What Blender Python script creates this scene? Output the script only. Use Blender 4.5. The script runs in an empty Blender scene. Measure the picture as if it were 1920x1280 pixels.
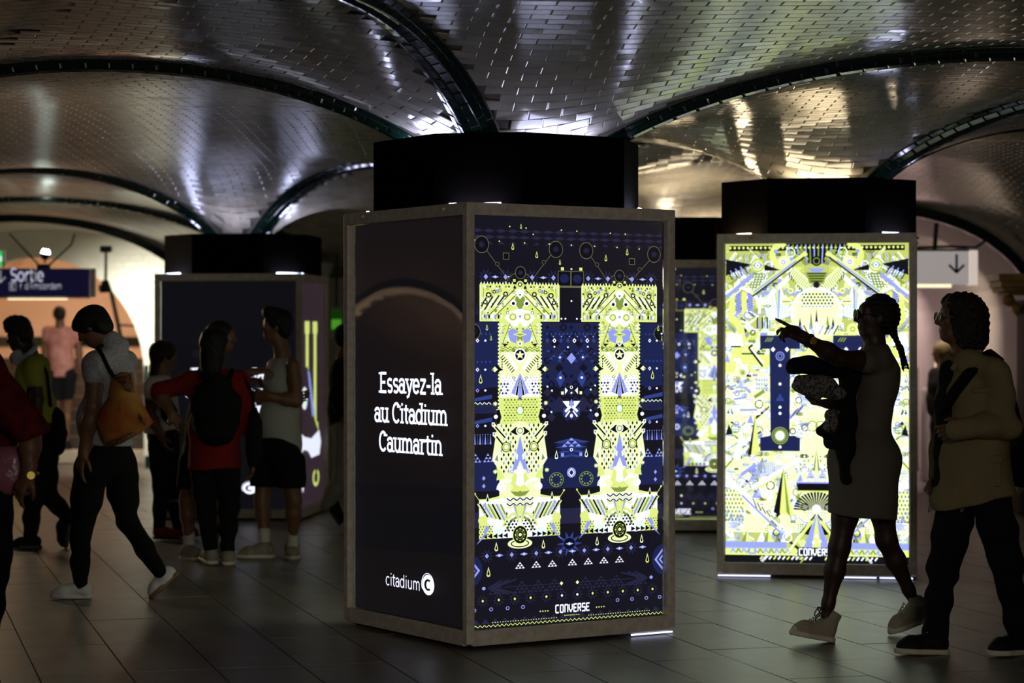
import bpy, bmesh, math, random
import numpy as np
from mathutils import Vector, Matrix

# ---------------------------------------------------------------- camera, world, exposure
SC = bpy.context.scene
COL = SC.collection
F_PX = 4300.0          # focal length in pixels of the 1920 px wide frame
EYE = 1.5
FSTOP = 2.3
FOCUS = 11.45
cam_d = bpy.data.cameras.new('camera')
cam = bpy.data.objects.new('camera', cam_d)
COL.objects.link(cam)
cam.location = (0, 0, EYE)
cam.rotation_euler = (math.radians(90), 0, 0)
cam_d.sensor_fit = 'HORIZONTAL'
cam_d.sensor_width = 36.0
cam_d.lens = F_PX / 1920.0 * 36.0
cam_d.clip_end = 200
cam_d.dof.use_dof = True
cam_d.dof.focus_distance = FOCUS
cam_d.dof.aperture_fstop = FSTOP
SC.camera = cam
world = bpy.data.worlds.new('world')
SC.world = world
world.use_nodes = True
world.node_tree.nodes['Background'].inputs[0].default_value = (0.6, 0.55, 0.5, 1)
world.node_tree.nodes['Background'].inputs[1].default_value = 0.0015
SC.view_settings.view_transform = 'Standard'
SC.view_settings.look = 'None'
SC.view_settings.gamma = 1.0
SC.view_settings.use_curve_mapping = False
SC.view_settings.exposure = 0.0
SC.cycles.max_bounces = 8
SC.cycles.glossy_bounces = 4
SC.cycles.transparent_max_bounces = 12
SC.cycles.caustics_reflective = True
SC.cycles.caustics_refractive = False
SC.cycles.sample_clamp_indirect = 4.0


def lamp(name, kind, loc, energy, color, size=0.3, size_y=None, target=None, spot=None, spread=None):
    d = bpy.data.lights.new(name, kind)
    d.energy = energy
    d.color = color
    if kind == 'AREA':
        d.shape = 'RECTANGLE'
        d.size = size
        d.size_y = size_y or size
        if spread:
            d.spread = math.radians(spread)
    else:
        d.shadow_soft_size = size
    if kind == 'SPOT' and spot:
        d.spot_size = math.radians(spot)
        d.spot_blend = 0.6
    o = bpy.data.objects.new(name, d)
    COL.objects.link(o)
    o.location = loc
    if target is not None:
        o.rotation_euler = (Vector(target) - Vector(loc)).to_track_quat('-Z', 'Y').to_euler()
    return o


# light from the corridor lamps of the station and from added fill lights out of view
lamp('white_wall_lamp', 'AREA', (-4.3, 25.75, 2.3), 38, (1.0, 0.98, 0.86), 1.2, 0.3, target=(-4.0, 27.2, 0.9), spread=130)
lamp('stairs_lamp', 'AREA', (-5.3, 29.0, 2.75), 42, (1.0, 0.66, 0.42), 1.2, 0.3, target=(-5.4, 30.2, 0.8))
lamp('gate_corridor_lamp', 'AREA', (3.9, 22.9, 2.4), 26, (1.0, 0.88, 0.80), 1.0, 0.4, target=(4.3, 25.0, .6), spread=110)
lamp('left_passage_lamp', 'AREA', (-10.6, 15.6, 2.7), 16, (1.0, 0.66, 0.42), 1.5, 0.4, target=(-10.2, 15.6, 0))
lamp('end_wall_fill', 'AREA', (3.8, 27.4, 2.45), 34, (1.0, .80, .88), .8, .4, target=(4.4, 29, 1.0))  # second light added to brighten the lavender end wall
lamp('left_arch_fill', 'AREA', (-9.0, 16.4, .25), 30, (1.0, .70, .46), 1.6, .1, target=(-9.75, 16.4, 2.0), spread=90)  # added low fill, brightens the arch band mirrored in the poster glass
lamp('right_arch_fill', 'AREA', (8.2, 8.6, .25), 16, (1.0, .76, .56), 1.2, .1, target=(9.0, 8.7, 2.4), spread=90)  # unseen light added so the right-hand arch band shows in the reflection
lamp('entrance_glow', 'AREA', (-6.6, 22.5, 2.45), 42, (1.0, 0.78, 0.5), 1.2, 0.5, target=(-3.6, 16.0, 0), spread=110)
lamp('front_fill', 'AREA', (1.5, -.8, 2.6), 20, (1.0, .90, .78), 2.2, .5, target=(0, 10.5, .2), spread=70)  # added fill from behind the camera, lifts people and kiosk frames
lamp('far_hall_lamp', 'AREA', (1.6, 20.6, 2.2), 9, (1.0, 0.80, 0.55), 0.8, 0.3, target=(1.4, 20.4, 4))


def pt(px, py, d):
    """world point seen at photograph pixel (px, py) at distance d"""
    return Vector(((px - 960.0) / F_PX * d, d, EYE - (py - 640.0) / F_PX * d))


# ---------------------------------------------------------------- small helpers
def srgb(r, g, b):
    f = lambda c: (c / 12.92 if c <= 0.04045 else ((c + 0.055) / 1.055) ** 2.4)
    return (f(r / 255.0), f(g / 255.0), f(b / 255.0), 1.0)


MATS = {}


def mat(name, col, rough=0.6, spec=0.5, metal=0.0, emit=None, strength=0.0, noise=None, bump=None, coat=0.0, alpha=None):
    """noise=(scale, amount, second colour) mottles the colour; bump=(scale, strength) adds fine relief"""
    if name in MATS:
        return MATS[name]
    m = bpy.data.materials.new(name)
    m.use_nodes = True
    nt = m.node_tree
    b = nt.nodes['Principled BSDF']
    b.inputs['Base Color'].default_value = col if len(col) == 4 else (*col, 1)
    b.inputs['Roughness'].default_value = rough
    b.inputs['Specular IOR Level'].default_value = spec
    b.inputs['Metallic'].default_value = metal
    b.inputs['Coat Weight'].default_value = coat
    if emit:
        b.inputs['Emission Color'].default_value = emit if len(emit) == 4 else (*emit, 1)
        b.inputs['Emission Strength'].default_value = strength
    if noise or bump:
        tc = nt.nodes.new('ShaderNodeTexCoord')
    if noise:
        n = nt.nodes.new('ShaderNodeTexNoise')
        n.inputs['Scale'].default_value = noise[0]
        n.inputs['Detail'].default_value = 4
        nt.links.new(tc.outputs['Object'], n.inputs['Vector'])
        mx = nt.nodes.new('ShaderNodeMix')
        mx.data_type = 'RGBA'
        mr = nt.nodes.new('ShaderNodeMapRange')
        mr.inputs[1].default_value = 0.35
        mr.inputs[2].default_value = 0.65
        mr.inputs[4].default_value = noise[1]
        nt.links.new(n.outputs['Fac'], mr.inputs[0])
        nt.links.new(mr.outputs[0], mx.inputs[0])
        mx.inputs[6].default_value = col if len(col) == 4 else (*col, 1)
        mx.inputs[7].default_value = noise[2] if len(noise[2]) == 4 else (*noise[2], 1)
        nt.links.new(mx.outputs[2], b.inputs['Base Color'])
    if bump:
        n2 = nt.nodes.new('ShaderNodeTexNoise')
        n2.inputs['Scale'].default_value = bump[0]
        n2.inputs['Detail'].default_value = 3
        nt.links.new(tc.outputs['Object'], n2.inputs['Vector'])
        bp = nt.nodes.new('ShaderNodeBump')
        bp.inputs['Strength'].default_value = bump[1]
        bp.inputs['Distance'].default_value = 0.01
        nt.links.new(n2.outputs['Fac'], bp.inputs['Height'])
        nt.links.new(bp.outputs[0], b.inputs['Normal'])
    MATS[name] = m
    return m


def empty(name, loc, rz=0.0, parent=None):
    o = bpy.data.objects.new(name, None)
    COL.objects.link(o)
    o.empty_display_size = 0.1
    if parent:
        o.parent = parent
    o.location = loc
    o.rotation_euler = (0, 0, rz)
    return o


def tag(o, label=None, cat=None, group=None, kind=None):
    if label:
        o['label'] = label
    if cat:
        o['category'] = cat
    if group:
        o['group'] = group
    if kind:
        o['kind'] = kind
    return o


def mesh_obj(name, verts, faces, mats, parent=None, loc=(0, 0, 0), rz=0.0, smooth=False, midx=None):
    me = bpy.data.meshes.new(name)
    if isinstance(verts, np.ndarray):
        verts = verts.astype(float).tolist()
    if isinstance(faces, np.ndarray):
        faces = faces.tolist()
    me.from_pydata(verts, [], faces)
    for m in (mats if isinstance(mats, (list, tuple)) else [mats]):
        me.materials.append(m)
    if midx is not None:
        me.polygons.foreach_set('material_index', midx)
    if smooth:
        me.polygons.foreach_set('use_smooth', [True] * len(me.polygons))
    me.update()
    o = bpy.data.objects.new(name, me)
    COL.objects.link(o)
    if parent:
        o.parent = parent
    o.location = loc
    o.rotation_euler = (0, 0, rz)
    return o


class MB:
    """collects simple solids, then links them as one mesh object"""

    def __init__(self):
        self.v, self.f, self.m = [], [], []
        self.mi = 0

    def add(self, vs, fs):
        n = len(self.v)
        self.v += [tuple(v) for v in vs]
        self.f += [tuple(n + i for i in f) for f in fs]
        self.m += [self.mi] * len(fs)
        return self

    def box(self, c, size, rz=0.0, bev=0.0, R=None):
        hx, hy, hz = size[0] / 2, size[1] / 2, size[2] / 2
        b = min(bev, hx * .9, hy * .9, hz * .9)
        M = R or Matrix.Rotation(rz, 3, 'Z')
        c = Vector(c)
        if b <= 0:
            vs = [c + M @ Vector((x * hx, y * hy, z * hz)) for z in (-1, 1) for y in (-1, 1) for x in (-1, 1)]
            return self.add(vs, [(0, 2, 3, 1), (4, 5, 7, 6), (0, 1, 5, 4), (2, 6, 7, 3), (0, 4, 6, 2), (1, 3, 7, 5)])
        bm = bmesh.new()
        bmesh.ops.create_cube(bm, size=1)
        bmesh.ops.scale(bm, vec=(2 * hx, 2 * hy, 2 * hz), verts=bm.verts)
        bmesh.ops.bevel(bm, geom=bm.edges[:], offset=b, segments=2, affect='EDGES', profile=.5)
        bm.verts.index_update()
        self.add([c + M @ v.co for v in bm.verts], [[v.index for v in f.verts] for f in bm.faces])
        bm.free()
        return self

    def cyl(self, p0, p1, r0, r1=None, n=12, caps=True):
        p0, p1 = Vector(p0), Vector(p1)
        r1 = r0 if r1 is None else r1
        z = (p1 - p0).normalized()
        x = z.orthogonal().normalized()
        y = z.cross(x)
        vs = []
        for p, r in ((p0, r0), (p1, r1)):
            for i in range(n):
                a = 2 * math.pi * i / n
                vs.append(p + x * math.cos(a) * r + y * math.sin(a) * r)
        fs = [(i, (i + 1) % n, n + (i + 1) % n, n + i) for i in range(n)]
        if caps:
            fs += [tuple(range(n))[::-1], tuple(range(n, 2 * n))]
        return self.add(vs, fs)

    def tube(self, pts, r, n=8, close=False):
        pts = [Vector(p) for p in pts]
        rs = r if isinstance(r, (list, tuple)) else [r] * len(pts)
        vs, fs = [], []
        prev = None
        for i, p in enumerate(pts):
            t = (pts[min(i + 1, len(pts) - 1)] - pts[max(i - 1, 0)]).normalized()
            x = t.orthogonal().normalized() if prev is None else (prev - t * prev.dot(t)).normalized()
            prev = x
            y = t.cross(x)
            for k in range(n):
                a = 2 * math.pi * k / n
                vs.append(p + (x * math.cos(a) + y * math.sin(a)) * rs[i])
        m = len(pts)
        for i in range(m - 1):
            for k in range(n):
                fs.append((i * n + k, i * n + (k + 1) % n, (i + 1) * n + (k + 1) % n, (i + 1) * n + k))
        fs += [tuple(range(n))[::-1], tuple(range((m - 1) * n, m * n))]
        return self.add(vs, fs)

    def prism(self, poly, z0, z1):
        """vertical prism over a plan polygon"""
        n = len(poly)
        vs = [(x, y, z0) for x, y in poly] + [(x, y, z1) for x, y in poly]
        fs = [tuple(range(n))[::-1], tuple(range(n, 2 * n))]
        fs += [(i, (i + 1) % n, n + (i + 1) % n, n + i) for i in range(n)]
        return self.add(vs, fs)

    def build(self, name, mats, parent=None, loc=(0, 0, 0), rz=0.0, smooth=False):
        return mesh_obj(name, self.v, self.f, mats, parent, loc, rz, smooth, self.m)


# ---------------------------------------------------------------- common materials
M_GROUT = mat('grout', srgb(90, 84, 76), 0.85, bump=(60, .2))
M_TILE = mat('glazed_white_tile', srgb(188, 183, 172), 0.13, 0.5, noise=(9, .4, srgb(136, 128, 112)), bump=(14, .07), coat=.1)
M_TILE_AGED = mat('aged_white_tile', srgb(160, 152, 136), 0.27, 0.45, noise=(7, .6, srgb(120, 110, 92)), bump=(14, .12))
M_GREEN = mat('glazed_green_tile', srgb(14, 40, 33), 0.14, 0.6, noise=(12, .6, srgb(9, 26, 27)), coat=.4)
M_WHITEWALL = mat('white_wall_tile', srgb(226, 222, 208), 0.3, noise=(3, .3, srgb(205, 198, 180)))
M_BLACK = mat('black_laminate', srgb(20, 16, 16), 0.55, 0.3)
M_FRAME = mat('brushed_frame', srgb(216, 208, 194), 0.45, 0.4, noise=(30, .3, srgb(120, 112, 102)))
M_DARKMETAL = mat('dark_metal', srgb(38, 36, 36), 0.5, 0.5)
# ---------------------------------------------------------------- the vault
NODE = {'A': (-0.03, 11.97), 'R': (2.03, 15.1), 'H': (0.1, 17.2), 'L': (-2.33, 19.85), 'P': (-4.25, 11.8), 'Q': (4.85, 10.9),
        'N': (-1.85, 5.0), 'T': (-5.6, 18.4), 'S': (5.1, 15.3), 'V': (-2.4, 23.6), 'W': (-7.2, 22.6), 'X': (3.9, 4.2), 'Y': (-6.2, 5.5)}
ARCH = [('A', 'P'), ('A', 'N'), ('A', 'Q'), ('R', 'Q'), ('R', 'H'), ('R', 'S'), ('L', 'T'), ('L', 'H'), ('V', 'W'), ('P', 'T'), ('N', 'X'), ('Q', 'X'),
        ('N', 'Y'), ('P', 'Y'), ('S', 'Q'), ('L', 'V')]
SPRING, RISE = 1.875, 1.09


def arch_z(s, D):
    half = min(D / 2, 2.5)
    u = np.clip(1 - np.minimum(s, D - s) / half, 0, 1)
    return SPRING + RISE * np.sqrt(np.clip(1 - u * u, 0, 1))


GX0, GX1, GY0, GY1, GS = -10.0, 9.2, -2.2, 25.7, 0.1
nx, ny = int(round((GX1 - GX0) / GS)) + 1, int(round((GY1 - GY0) / GS)) + 1
HF = np.full((nx, ny), 2.98)
FIX = np.zeros((nx, ny), bool)
cntv = np.zeros((nx, ny))
accv = np.zeros((nx, ny))
for a, b in ARCH:
    pa, pb = np.array(NODE[a]), np.array(NODE[b])
    D = np.linalg.norm(pb - pa)
    for s in np.linspace(0, D, int(D / .02)):
        p = pa + (pb - pa) * s / D
        i, j = int(round((p[0] - GX0) / GS)), int(round((p[1] - GY0) / GS))
        if 0 <= i < nx and 0 <= j < ny:
            accv[i, j] += arch_z(s, D)
            cntv[i, j] += 1
FIX = cntv > 0
HF[FIX] = accv[FIX] / cntv[FIX]
for i in range(nx):
    x = GX0 + i * GS
    if x > .7:
        u = min(abs(x - 3.4) / 1.66, 1)
        j0 = int(round((21.45 - GY0) / GS))
        HF[i, j0:] = max(1.70 + 1.0 * math.sqrt(1 - u * u) + .14, 2.15)
        FIX[i, j0:] = True
    else:
        u = min(abs(x + 5.5) / 2.22, 1)
        j0 = int(round((25.4 - GY0) / GS))
        HF[i, j0:] = max(1.67 + 1.16 * math.sqrt(1 - u * u) + .12, 2.2)
        FIX[i, j0:] = True
FIXV = HF.copy()
for it in range(2600):
    Pd = np.pad(HF, 1, mode='edge')
    HN = 0.25 * (Pd[:-2, 1:-1] + Pd[2:, 1:-1] + Pd[1:-1, :-2] + Pd[1:-1, 2:]) + 0.25 * 0.06 * GS * GS
    HF = np.where(FIX, FIXV, np.minimum(HN, 3.08))


def hz(x, y):
    fx = min(max((x - GX0) / GS, 0), nx - 1.001)
    fy = min(max((y - GY0) / GS, 0), ny - 1.001)
    i, j = int(fx), int(fy)
    u, v = fx - i, fy - j
    return (HF[i, j] * (1 - u) * (1 - v) + HF[i + 1, j] * u * (1 - v) + HF[i, j + 1] * (1 - u) * v + HF[i + 1, j + 1] * u * v)


# shell (grout bed) with thickness
st = 2
sub = HF[::st, ::st]
mx_, my_ = sub.shape
vs, fs = [], []
for lay in (0, 1):
    for i in range(mx_):
        for j in range(my_):
            vs.append((GX0 + i * st * GS, GY0 + j * st * GS, float(sub[i, j]) + 0.005 + lay * 0.25))
nn = mx_ * my_
for i in range(mx_ - 1):
    for j in range(my_ - 1):
        a, b, c, d = i * my_ + j, (i + 1) * my_ + j, (i + 1) * my_ + j + 1, i * my_ + j + 1
        fs.append((a, d, c, b))
        fs.append((nn + a, nn + b, nn + c, nn + d))
ceiling = mesh_obj('ceiling', vs, fs, M_GROUT, smooth=True)
tag(ceiling, 'low vaulted ceiling of glazed white tiles with dark green tiled ribs', kind='structure')


def unit_tile(name, m, bev=.07):
    """a tile 1 x 1 x 1 (scaled per copy): flat face down with a pillowed edge"""
    b = bev
    vs = [(-.5, -.5, .5), (.5, -.5, .5), (.5, .5, .5), (-.5, .5, .5), (-.5, -.5, -.2), (.5, -.5, -.2), (.5, .5, -.2), (-.5, .5, -.2),
          (-.5 + b, -.5 + b * 1.6, -.5), (.5 - b, -.5 + b * 1.6, -.5), (.5 - b, .5 - b * 1.6, -.5), (-.5 + b, .5 - b * 1.6, -.5)]
    fs = [(4, 5, 1, 0), (5, 6, 2, 1), (6, 7, 3, 2), (7, 4, 0, 3), (8, 9, 5, 4), (9, 10, 6, 5), (10, 11, 7, 6), (11, 8, 4, 7), (11, 10, 9, 8)]
    me = bpy.data.meshes.new(name)
    me.from_pydata(vs, [], fs)
    me.materials.append(m)
    me.update()
    return me, np.array(vs), fs


rnd = random.Random(4)
tile_me, TV, TF = unit_tile('tile', M_TILE, .025)
arch_seg = [(np.array(NODE[a]), np.array(NODE[b])) for a, b in ARCH]


def near_arch(x, y, r):
    p = np.array((x, y))
    for a, b in arch_seg:
        ab = b - a
        t = min(max(np.dot(p - a, ab) / np.dot(ab, ab), 0), 1)
        if np.linalg.norm(p - a - ab * t) < r:
            return True
    return False


def side(a, b, x, y):
    pa, pb = NODE[a], NODE[b]
    return (pb[0] - pa[0]) * (y - pa[1]) - (pb[1] - pa[1]) * (x - pa[0])


def region(x, y):
    if side('P', 'A', x, y) < 0 and x <= NODE['A'][0] + (y - NODE['A'][1]) * .27:
        return 0 if x < -1.55 + (9.3 - y) * 0.55 else 1
    if side('A', 'Q', x, y) < 0 and y < 12.2:
        return 2
    return 3


RDIR = {0: -0.42, 1: 0.30, 2: 0.13, 3: 0.0}
TL, TW = 0.165, 0.078
tiles = []
for reg, ang in RDIR.items():
    ca, sa = math.cos(ang), math.sin(ang)
    ylim = (6.5, 12.3) if reg < 3 else (10.6, 25.3)
    cx, cy = 0, (ylim[0] + ylim[1]) / 2
    hv = (ylim[1] - ylim[0]) / 2 + 3
    k = 0
    v = -hv
    while v < hv:
        u = -8.0 + (TL / 2 if k % 2 else 0)
        while u < 8:
            x, y = cx + u * ca - v * sa, cy + u * sa + v * ca
            if ylim[0] < y < ylim[1] and abs(x) < .245 * y + .45 and -9.8 < x < 8.8:
                # the photograph cannot see above its own upper edge
                z = hz(x, y)
                if (z - EYE) / y < 0.165 and z > 2.32 and region(x, y) == reg and not near_arch(x, y, .105):
                    e = .03
                    tu = Vector((ca * TL, sa * TL, (hz(x + ca * e, y + sa * e) - hz(x - ca * e, y - sa * e)) / (2 * e) * TL))
                    tv = Vector((-sa * TW, ca * TW, (hz(x - sa * e, y + ca * e) - hz(x + sa * e, y - ca * e)) / (2 * e) * TW))
                    tiles.append((x, y, z, tu, tv))
            u += TL
        v += TW
        k += 1


def tile_matrix(x, y, z, tu, tv, th=.007, gap=.985, jit=.006):
    a = tu.normalized()
    n = a.cross(tv).normalized()
    b = n.cross(a)
    R = Matrix((a, b, n)).transposed()
    R = R @ Matrix.Rotation(rnd.gauss(0, jit), 3, 'X') @ Matrix.Rotation(rnd.gauss(0, jit), 3, 'Y')
    S = Matrix.Diagonal((tu.length * gap, tv.length * gap * .985, th))
    M4 = (R @ S).to_4x4()
    M4.translation = Vector((x, y, z)) - n * (th * .12)
    return M4


def in_view(x, y, z, m=0.0):
    px, py = 960 + x / y * F_PX, 640 - (z - EYE) / y * F_PX
    return -m < px < 1920 + m and -m < py < 1280 + m


def lay_tiles(items, parent, me, TVv, TFf, limit, name, fieldname, fieldmat, hidden=None):
    """the largest in view become objects of their own, the rest one joined field"""
    vis = [t for t in items if in_view(t[0], t[1], t[2]) and not (hidden and hidden(t))]
    vis.sort(key=lambda t: t[1])
    own = set(id(t) for t in vis[:limit])
    fv, ff = [], []
    for t in items:
        M4 = t[-1]
        if id(t) in own:
            o = bpy.data.objects.new(name, me)
            COL.objects.link(o)
            o.parent = parent
            o.matrix_local = M4
        else:
            n = len(fv) * len(TVv)
            A = np.array(M4)
            fv.append(TVv @ A[:3, :3].T + A[:3, 3])
            ff += [tuple(n + i for i in f) for f in TFf]
    if fv:
        o = mesh_obj(fieldname, np.concatenate(fv), ff, fieldmat, parent)
        tag(o, kind='stuff')


items = [(t[0], t[1], t[2], tile_matrix(*t)) for t in tiles]
aged = lambda t: t[0] < -.35 and region(t[0], t[1]) == 3
lay_tiles([t for t in items if not aged(t)], ceiling, tile_me, TV, TF, 300, 'tile', 'tile_field', M_TILE)
lay_tiles([t for t in items if aged(t)], ceiling, tile_me, TV, TF, 0, 'tile', 'aged_tile_field', M_TILE_AGED)

# ribs: a green tiled moulding under every arch
rib_me, RV, RF = unit_tile('rib_tile', M_GREEN, .06)
for a, b in ARCH:
    pa, pb = Vector((*NODE[a], 0)), Vector((*NODE[b], 0))
    D = (pb - pa).length
    dirv = (pb - pa) / D
    nrm = Vector((-dirv.y, dirv.x, 0))
    n = 48
    S = [D * (0.5 - 0.5 * math.cos(math.pi * (i + .5) / n)) for i in range(n)]
    pts = [pa + dirv * s + Vector((0, 0, float(arch_z(s, D)))) for s in S]
    prof = [(-.105, .06), (-.105, -.012), (-.075, -.030), (-.045, -.056), (0, -.066), (.045, -.056), (.075, -.030), (.105, -.012), (.105, .06)]
    vs, fs = [], []
    for i, p in enumerate(pts):
        t = (pts[min(i + 1, n - 1)] - pts[max(i - 1, 0)]).normalized()
        up = nrm.cross(t)
        if up.z < 0:
            up = -up
        for q in prof:
            vs.append(p + nrm * q[0] + up * (q[1] + .006))
    m = len(prof)
    for i in range(n - 1):
        for k in range(m):
            fs.append((i * m + k, i * m + (k + 1) % m, (i + 1) * m + (k + 1) % m, (i + 1) * m + k))
    rib = mesh_obj('rib', vs, fs, M_GROUT, ceiling)
    # tiles on the moulding
    L = 0
    fine = np.linspace(0.02 * D, .98 * D, 400)
    Pf = [pa + dirv * s + Vector((0, 0, float(arch_z(s, D)))) for s in fine]
    cum = [0]
    for i in range(1, 400):
        cum.append(cum[-1] + (Pf[i] - Pf[i - 1]).length)
    rt = []
    seg = .125
    for row in range(1, 7):
        q0, q1 = prof[row], prof[row + 1]
        off = (row % 2) * seg / 2
        s = off + seg / 2
        while s < cum[-1] - seg / 2:
            i = int(np.searchsorted(cum, s))
            i = min(max(i, 1), 398)
            t = (Pf[i + 1] - Pf[i - 1]).normalized()
            up = nrm.cross(t)
            if up.z < 0:
                up = -up
            c = Pf[i] + nrm * (q0[0] + q1[0]) / 2 + up * ((q0[1] + q1[1]) / 2 + .004)
            av = t
            bv = (nrm * (q1[0] - q0[0]) + up * (q1[1] - q0[1]))
            w = bv.length
            bv.normalize()
            nv = av.cross(bv)
            if nv.dot(up) < 0:
                bv = -bv
                nv = -nv
            M4 = (Matrix((av, bv, nv)).transposed() @ Matrix.Diagonal((seg * .95, w * .94, .014))).to_4x4()
            M4.translation = c
            rt.append((c.x, c.y, c.z, M4))
            s += seg
    lay_tiles(rt, rib, rib_me, RV, RF, 150 if 'A' in (a, b) else 0, 'rib_tile', 'rib_tile_field', M_GREEN,
              hidden=lambda t: t[2] < 2.45)

# ---------------------------------------------------------------- the floor
M_FLOOR = mat('floor_stone', srgb(120, 114, 106), 0.36, 0.5, noise=(2.2, .8, srgb(94, 90, 86)), bump=(90, .06))
fl = MB()
fl.box((0, 14.5, -.06), (24, 34, .1))
floor = fl.build('floor', mat('floor_bed', srgb(16, 15, 14), .95))
tag(floor, 'dark stone tiled floor of the underground hall', kind='structure')
ft_me, FV, FF = unit_tile('floor_tile', M_FLOOR, .001)
FV = FV * np.array((1, 1, -1))
FF = [tuple(reversed(f)) for f in FF]
ft_me.clear_geometry()
ft_me.from_pydata(FV.tolist(), [], FF)
ft_me.materials.append(M_FLOOR) if not ft_me.materials else None
ang = math.radians(15.5)
ux, uy = Vector((math.cos(ang), math.sin(ang), 0)), Vector((-math.sin(ang), math.cos(ang), 0))
FWd, FLn = 0.40, 1.0
ftl = []
for i in range(-40, 41):
    off = rnd.choice((0, .25, .5, .7)) if i % 2 else 0
    for j in range(-24, 26):
        c = ux * (i * FWd + .1) + uy * (j * FLn + off + 13.0)
        if 7.6 < c.y < 28.5 and abs(c.x) < .26 * c.y + 1.2:
            R = Matrix.Rotation(ang, 3, 'Z') @ Matrix.Rotation(rnd.gauss(0, .0012), 3, 'X') @ Matrix.Rotation(rnd.gauss(0, .0012), 3, 'Y')
            M4 = (R @ Matrix.Diagonal((FWd - .006, FLn - .003, .02))).to_4x4()
            M4.translation = Vector((c.x, c.y, -.01 + rnd.gauss(0, .0004)))
            ftl.append((c.x, c.y, 0.0, M4))
lay_tiles(ftl, floor, ft_me, FV, FF, 290, 'floor_tile', 'floor_tile_field', M_FLOOR)
# ---------------------------------------------------------------- walls, passages
def arch_pts(c, hw, z0, rise, n=20):
    return [(c - hw * math.cos(math.pi * i / n), z0 + rise * math.sin(math.pi * i / n)) for i in range(n + 1)]


def wall(name, p0, p1, h, thick, openings, m, label):
    """upright wall from p0 to p1 (plan), openings = (centre along, half width, springing, rise)"""
    p0, p1 = Vector((*p0, 0)), Vector((*p1, 0))
    L = (p1 - p0).length
    d = (p1 - p0) / L
    nrm = Vector((-d.y, d.x, 0))
    prof = [(0, 0)]
    for c, hw, z0, rise in openings:
        prof.append((c - hw, 0))
        prof += arch_pts(c, hw, z0, rise)
        prof.append((c + hw, 0))
    prof += [(L, 0), (L, h), (0, h)]
    n = len(prof)
    vs = [p0 + d * s + Vector((0, 0, z)) for s, z in prof] + [p0 + d * s + nrm * thick + Vector((0, 0, z)) for s, z in prof]
    fs = [tuple(range(n)), tuple(range(n, 2 * n))[::-1]]
    fs += [(i, n + i, n + (i + 1) % n, (i + 1) % n) for i in range(n)]
    o = mesh_obj(name, vs, fs, m)
    tag(o, label, kind='structure')
    return o


def barrel(name, c, hw, z0, rise, y0, y1, m, parent=None, n=20, t=.08, floor_z=0.0):
    """tunnel lining: side walls and vault, running along y"""
    prof = [(c - hw, floor_z)] + arch_pts(c, hw, z0, rise, n) + [(c + hw, floor_z)]
    prof2 = [(c - hw - t, floor_z)] + arch_pts(c, hw + t, z0, rise + t, n) + [(c + hw + t, floor_z)]
    k = len(prof)
    vs = []
    for y in (y0, y1):
        vs += [(x, y, z) for x, z in prof] + [(x, y, z) for x, z in prof2]
    fs = []
    for i in range(k - 1):
        fs.append((i, i + 1, 2 * k + i + 1, 2 * k + i))
        fs.append((k + i, 3 * k + i, 3 * k + i + 1, k + i + 1))
        fs.append((i, k + i, k + i + 1, i + 1))
        fs.append((2 * k + i, 2 * k + i + 1, 3 * k + i + 1, 3 * k + i))
    o = mesh_obj(name, vs, fs, m, parent, smooth=False)
    return o


def arch_trim(name, p0, d, c, hw, z0, rise, w, t, m, parent, legs=True):
    """raised band round an opening"""
    p0 = Vector((*p0, 0))
    d = Vector((*d, 0)).normalized()
    nrm = Vector((-d.y, d.x, 0))
    inner = arch_pts(c, hw, z0, rise, 28)
    outer = arch_pts(c, hw + w, z0, rise + w, 28)
    if legs:
        inner = [(c - hw, 0)] + inner + [(c + hw, 0)]
        outer = [(c - hw - w, 0)] + outer + [(c + hw + w, 0)]
    n = len(inner)
    P = lambda s, z, q: p0 + d * s + nrm * q + Vector((0, 0, z))
    vs = [P(*q, -t) for q in inner] + [P(*q, -t) for q in outer] + [P(*q, .02) for q in inner] + [P(*q, .02) for q in outer]
    fs = []
    for i in range(n - 1):
        fs += [(i, i + 1, n + i + 1, n + i), (i, 2 * n + i, 2 * n + i + 1, i + 1), (n + i, n + i + 1, 3 * n + i + 1, 3 * n + i)]
    return mesh_obj(name, vs, fs, m, parent)


M_WALLDIM = mat('cream_wall', srgb(190, 178, 160), 0.45, noise=(2, .4, srgb(165, 150, 132)))
M_PINKWALL = mat('warm_plaster', srgb(224, 200, 178), 0.6, noise=(1.5, .4, srgb(208, 182, 160)))
M_LAV = mat('lavender_plaster', srgb(196, 178, 186), 0.6, noise=(1.2, .5, srgb(180, 162, 172)))
M_BROWN = mat('brown_wall', srgb(92, 76, 62), 0.55, noise=(2, .5, srgb(70, 58, 48)))
M_STEP = mat('step_stone', srgb(66, 56, 48), 0.7, noise=(5, .4, srgb(52, 44, 38)))
M_LIGHTSTEP = mat('landing_stone', srgb(205, 192, 165), 0.6, noise=(5, .4, srgb(190, 176, 150)))

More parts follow.
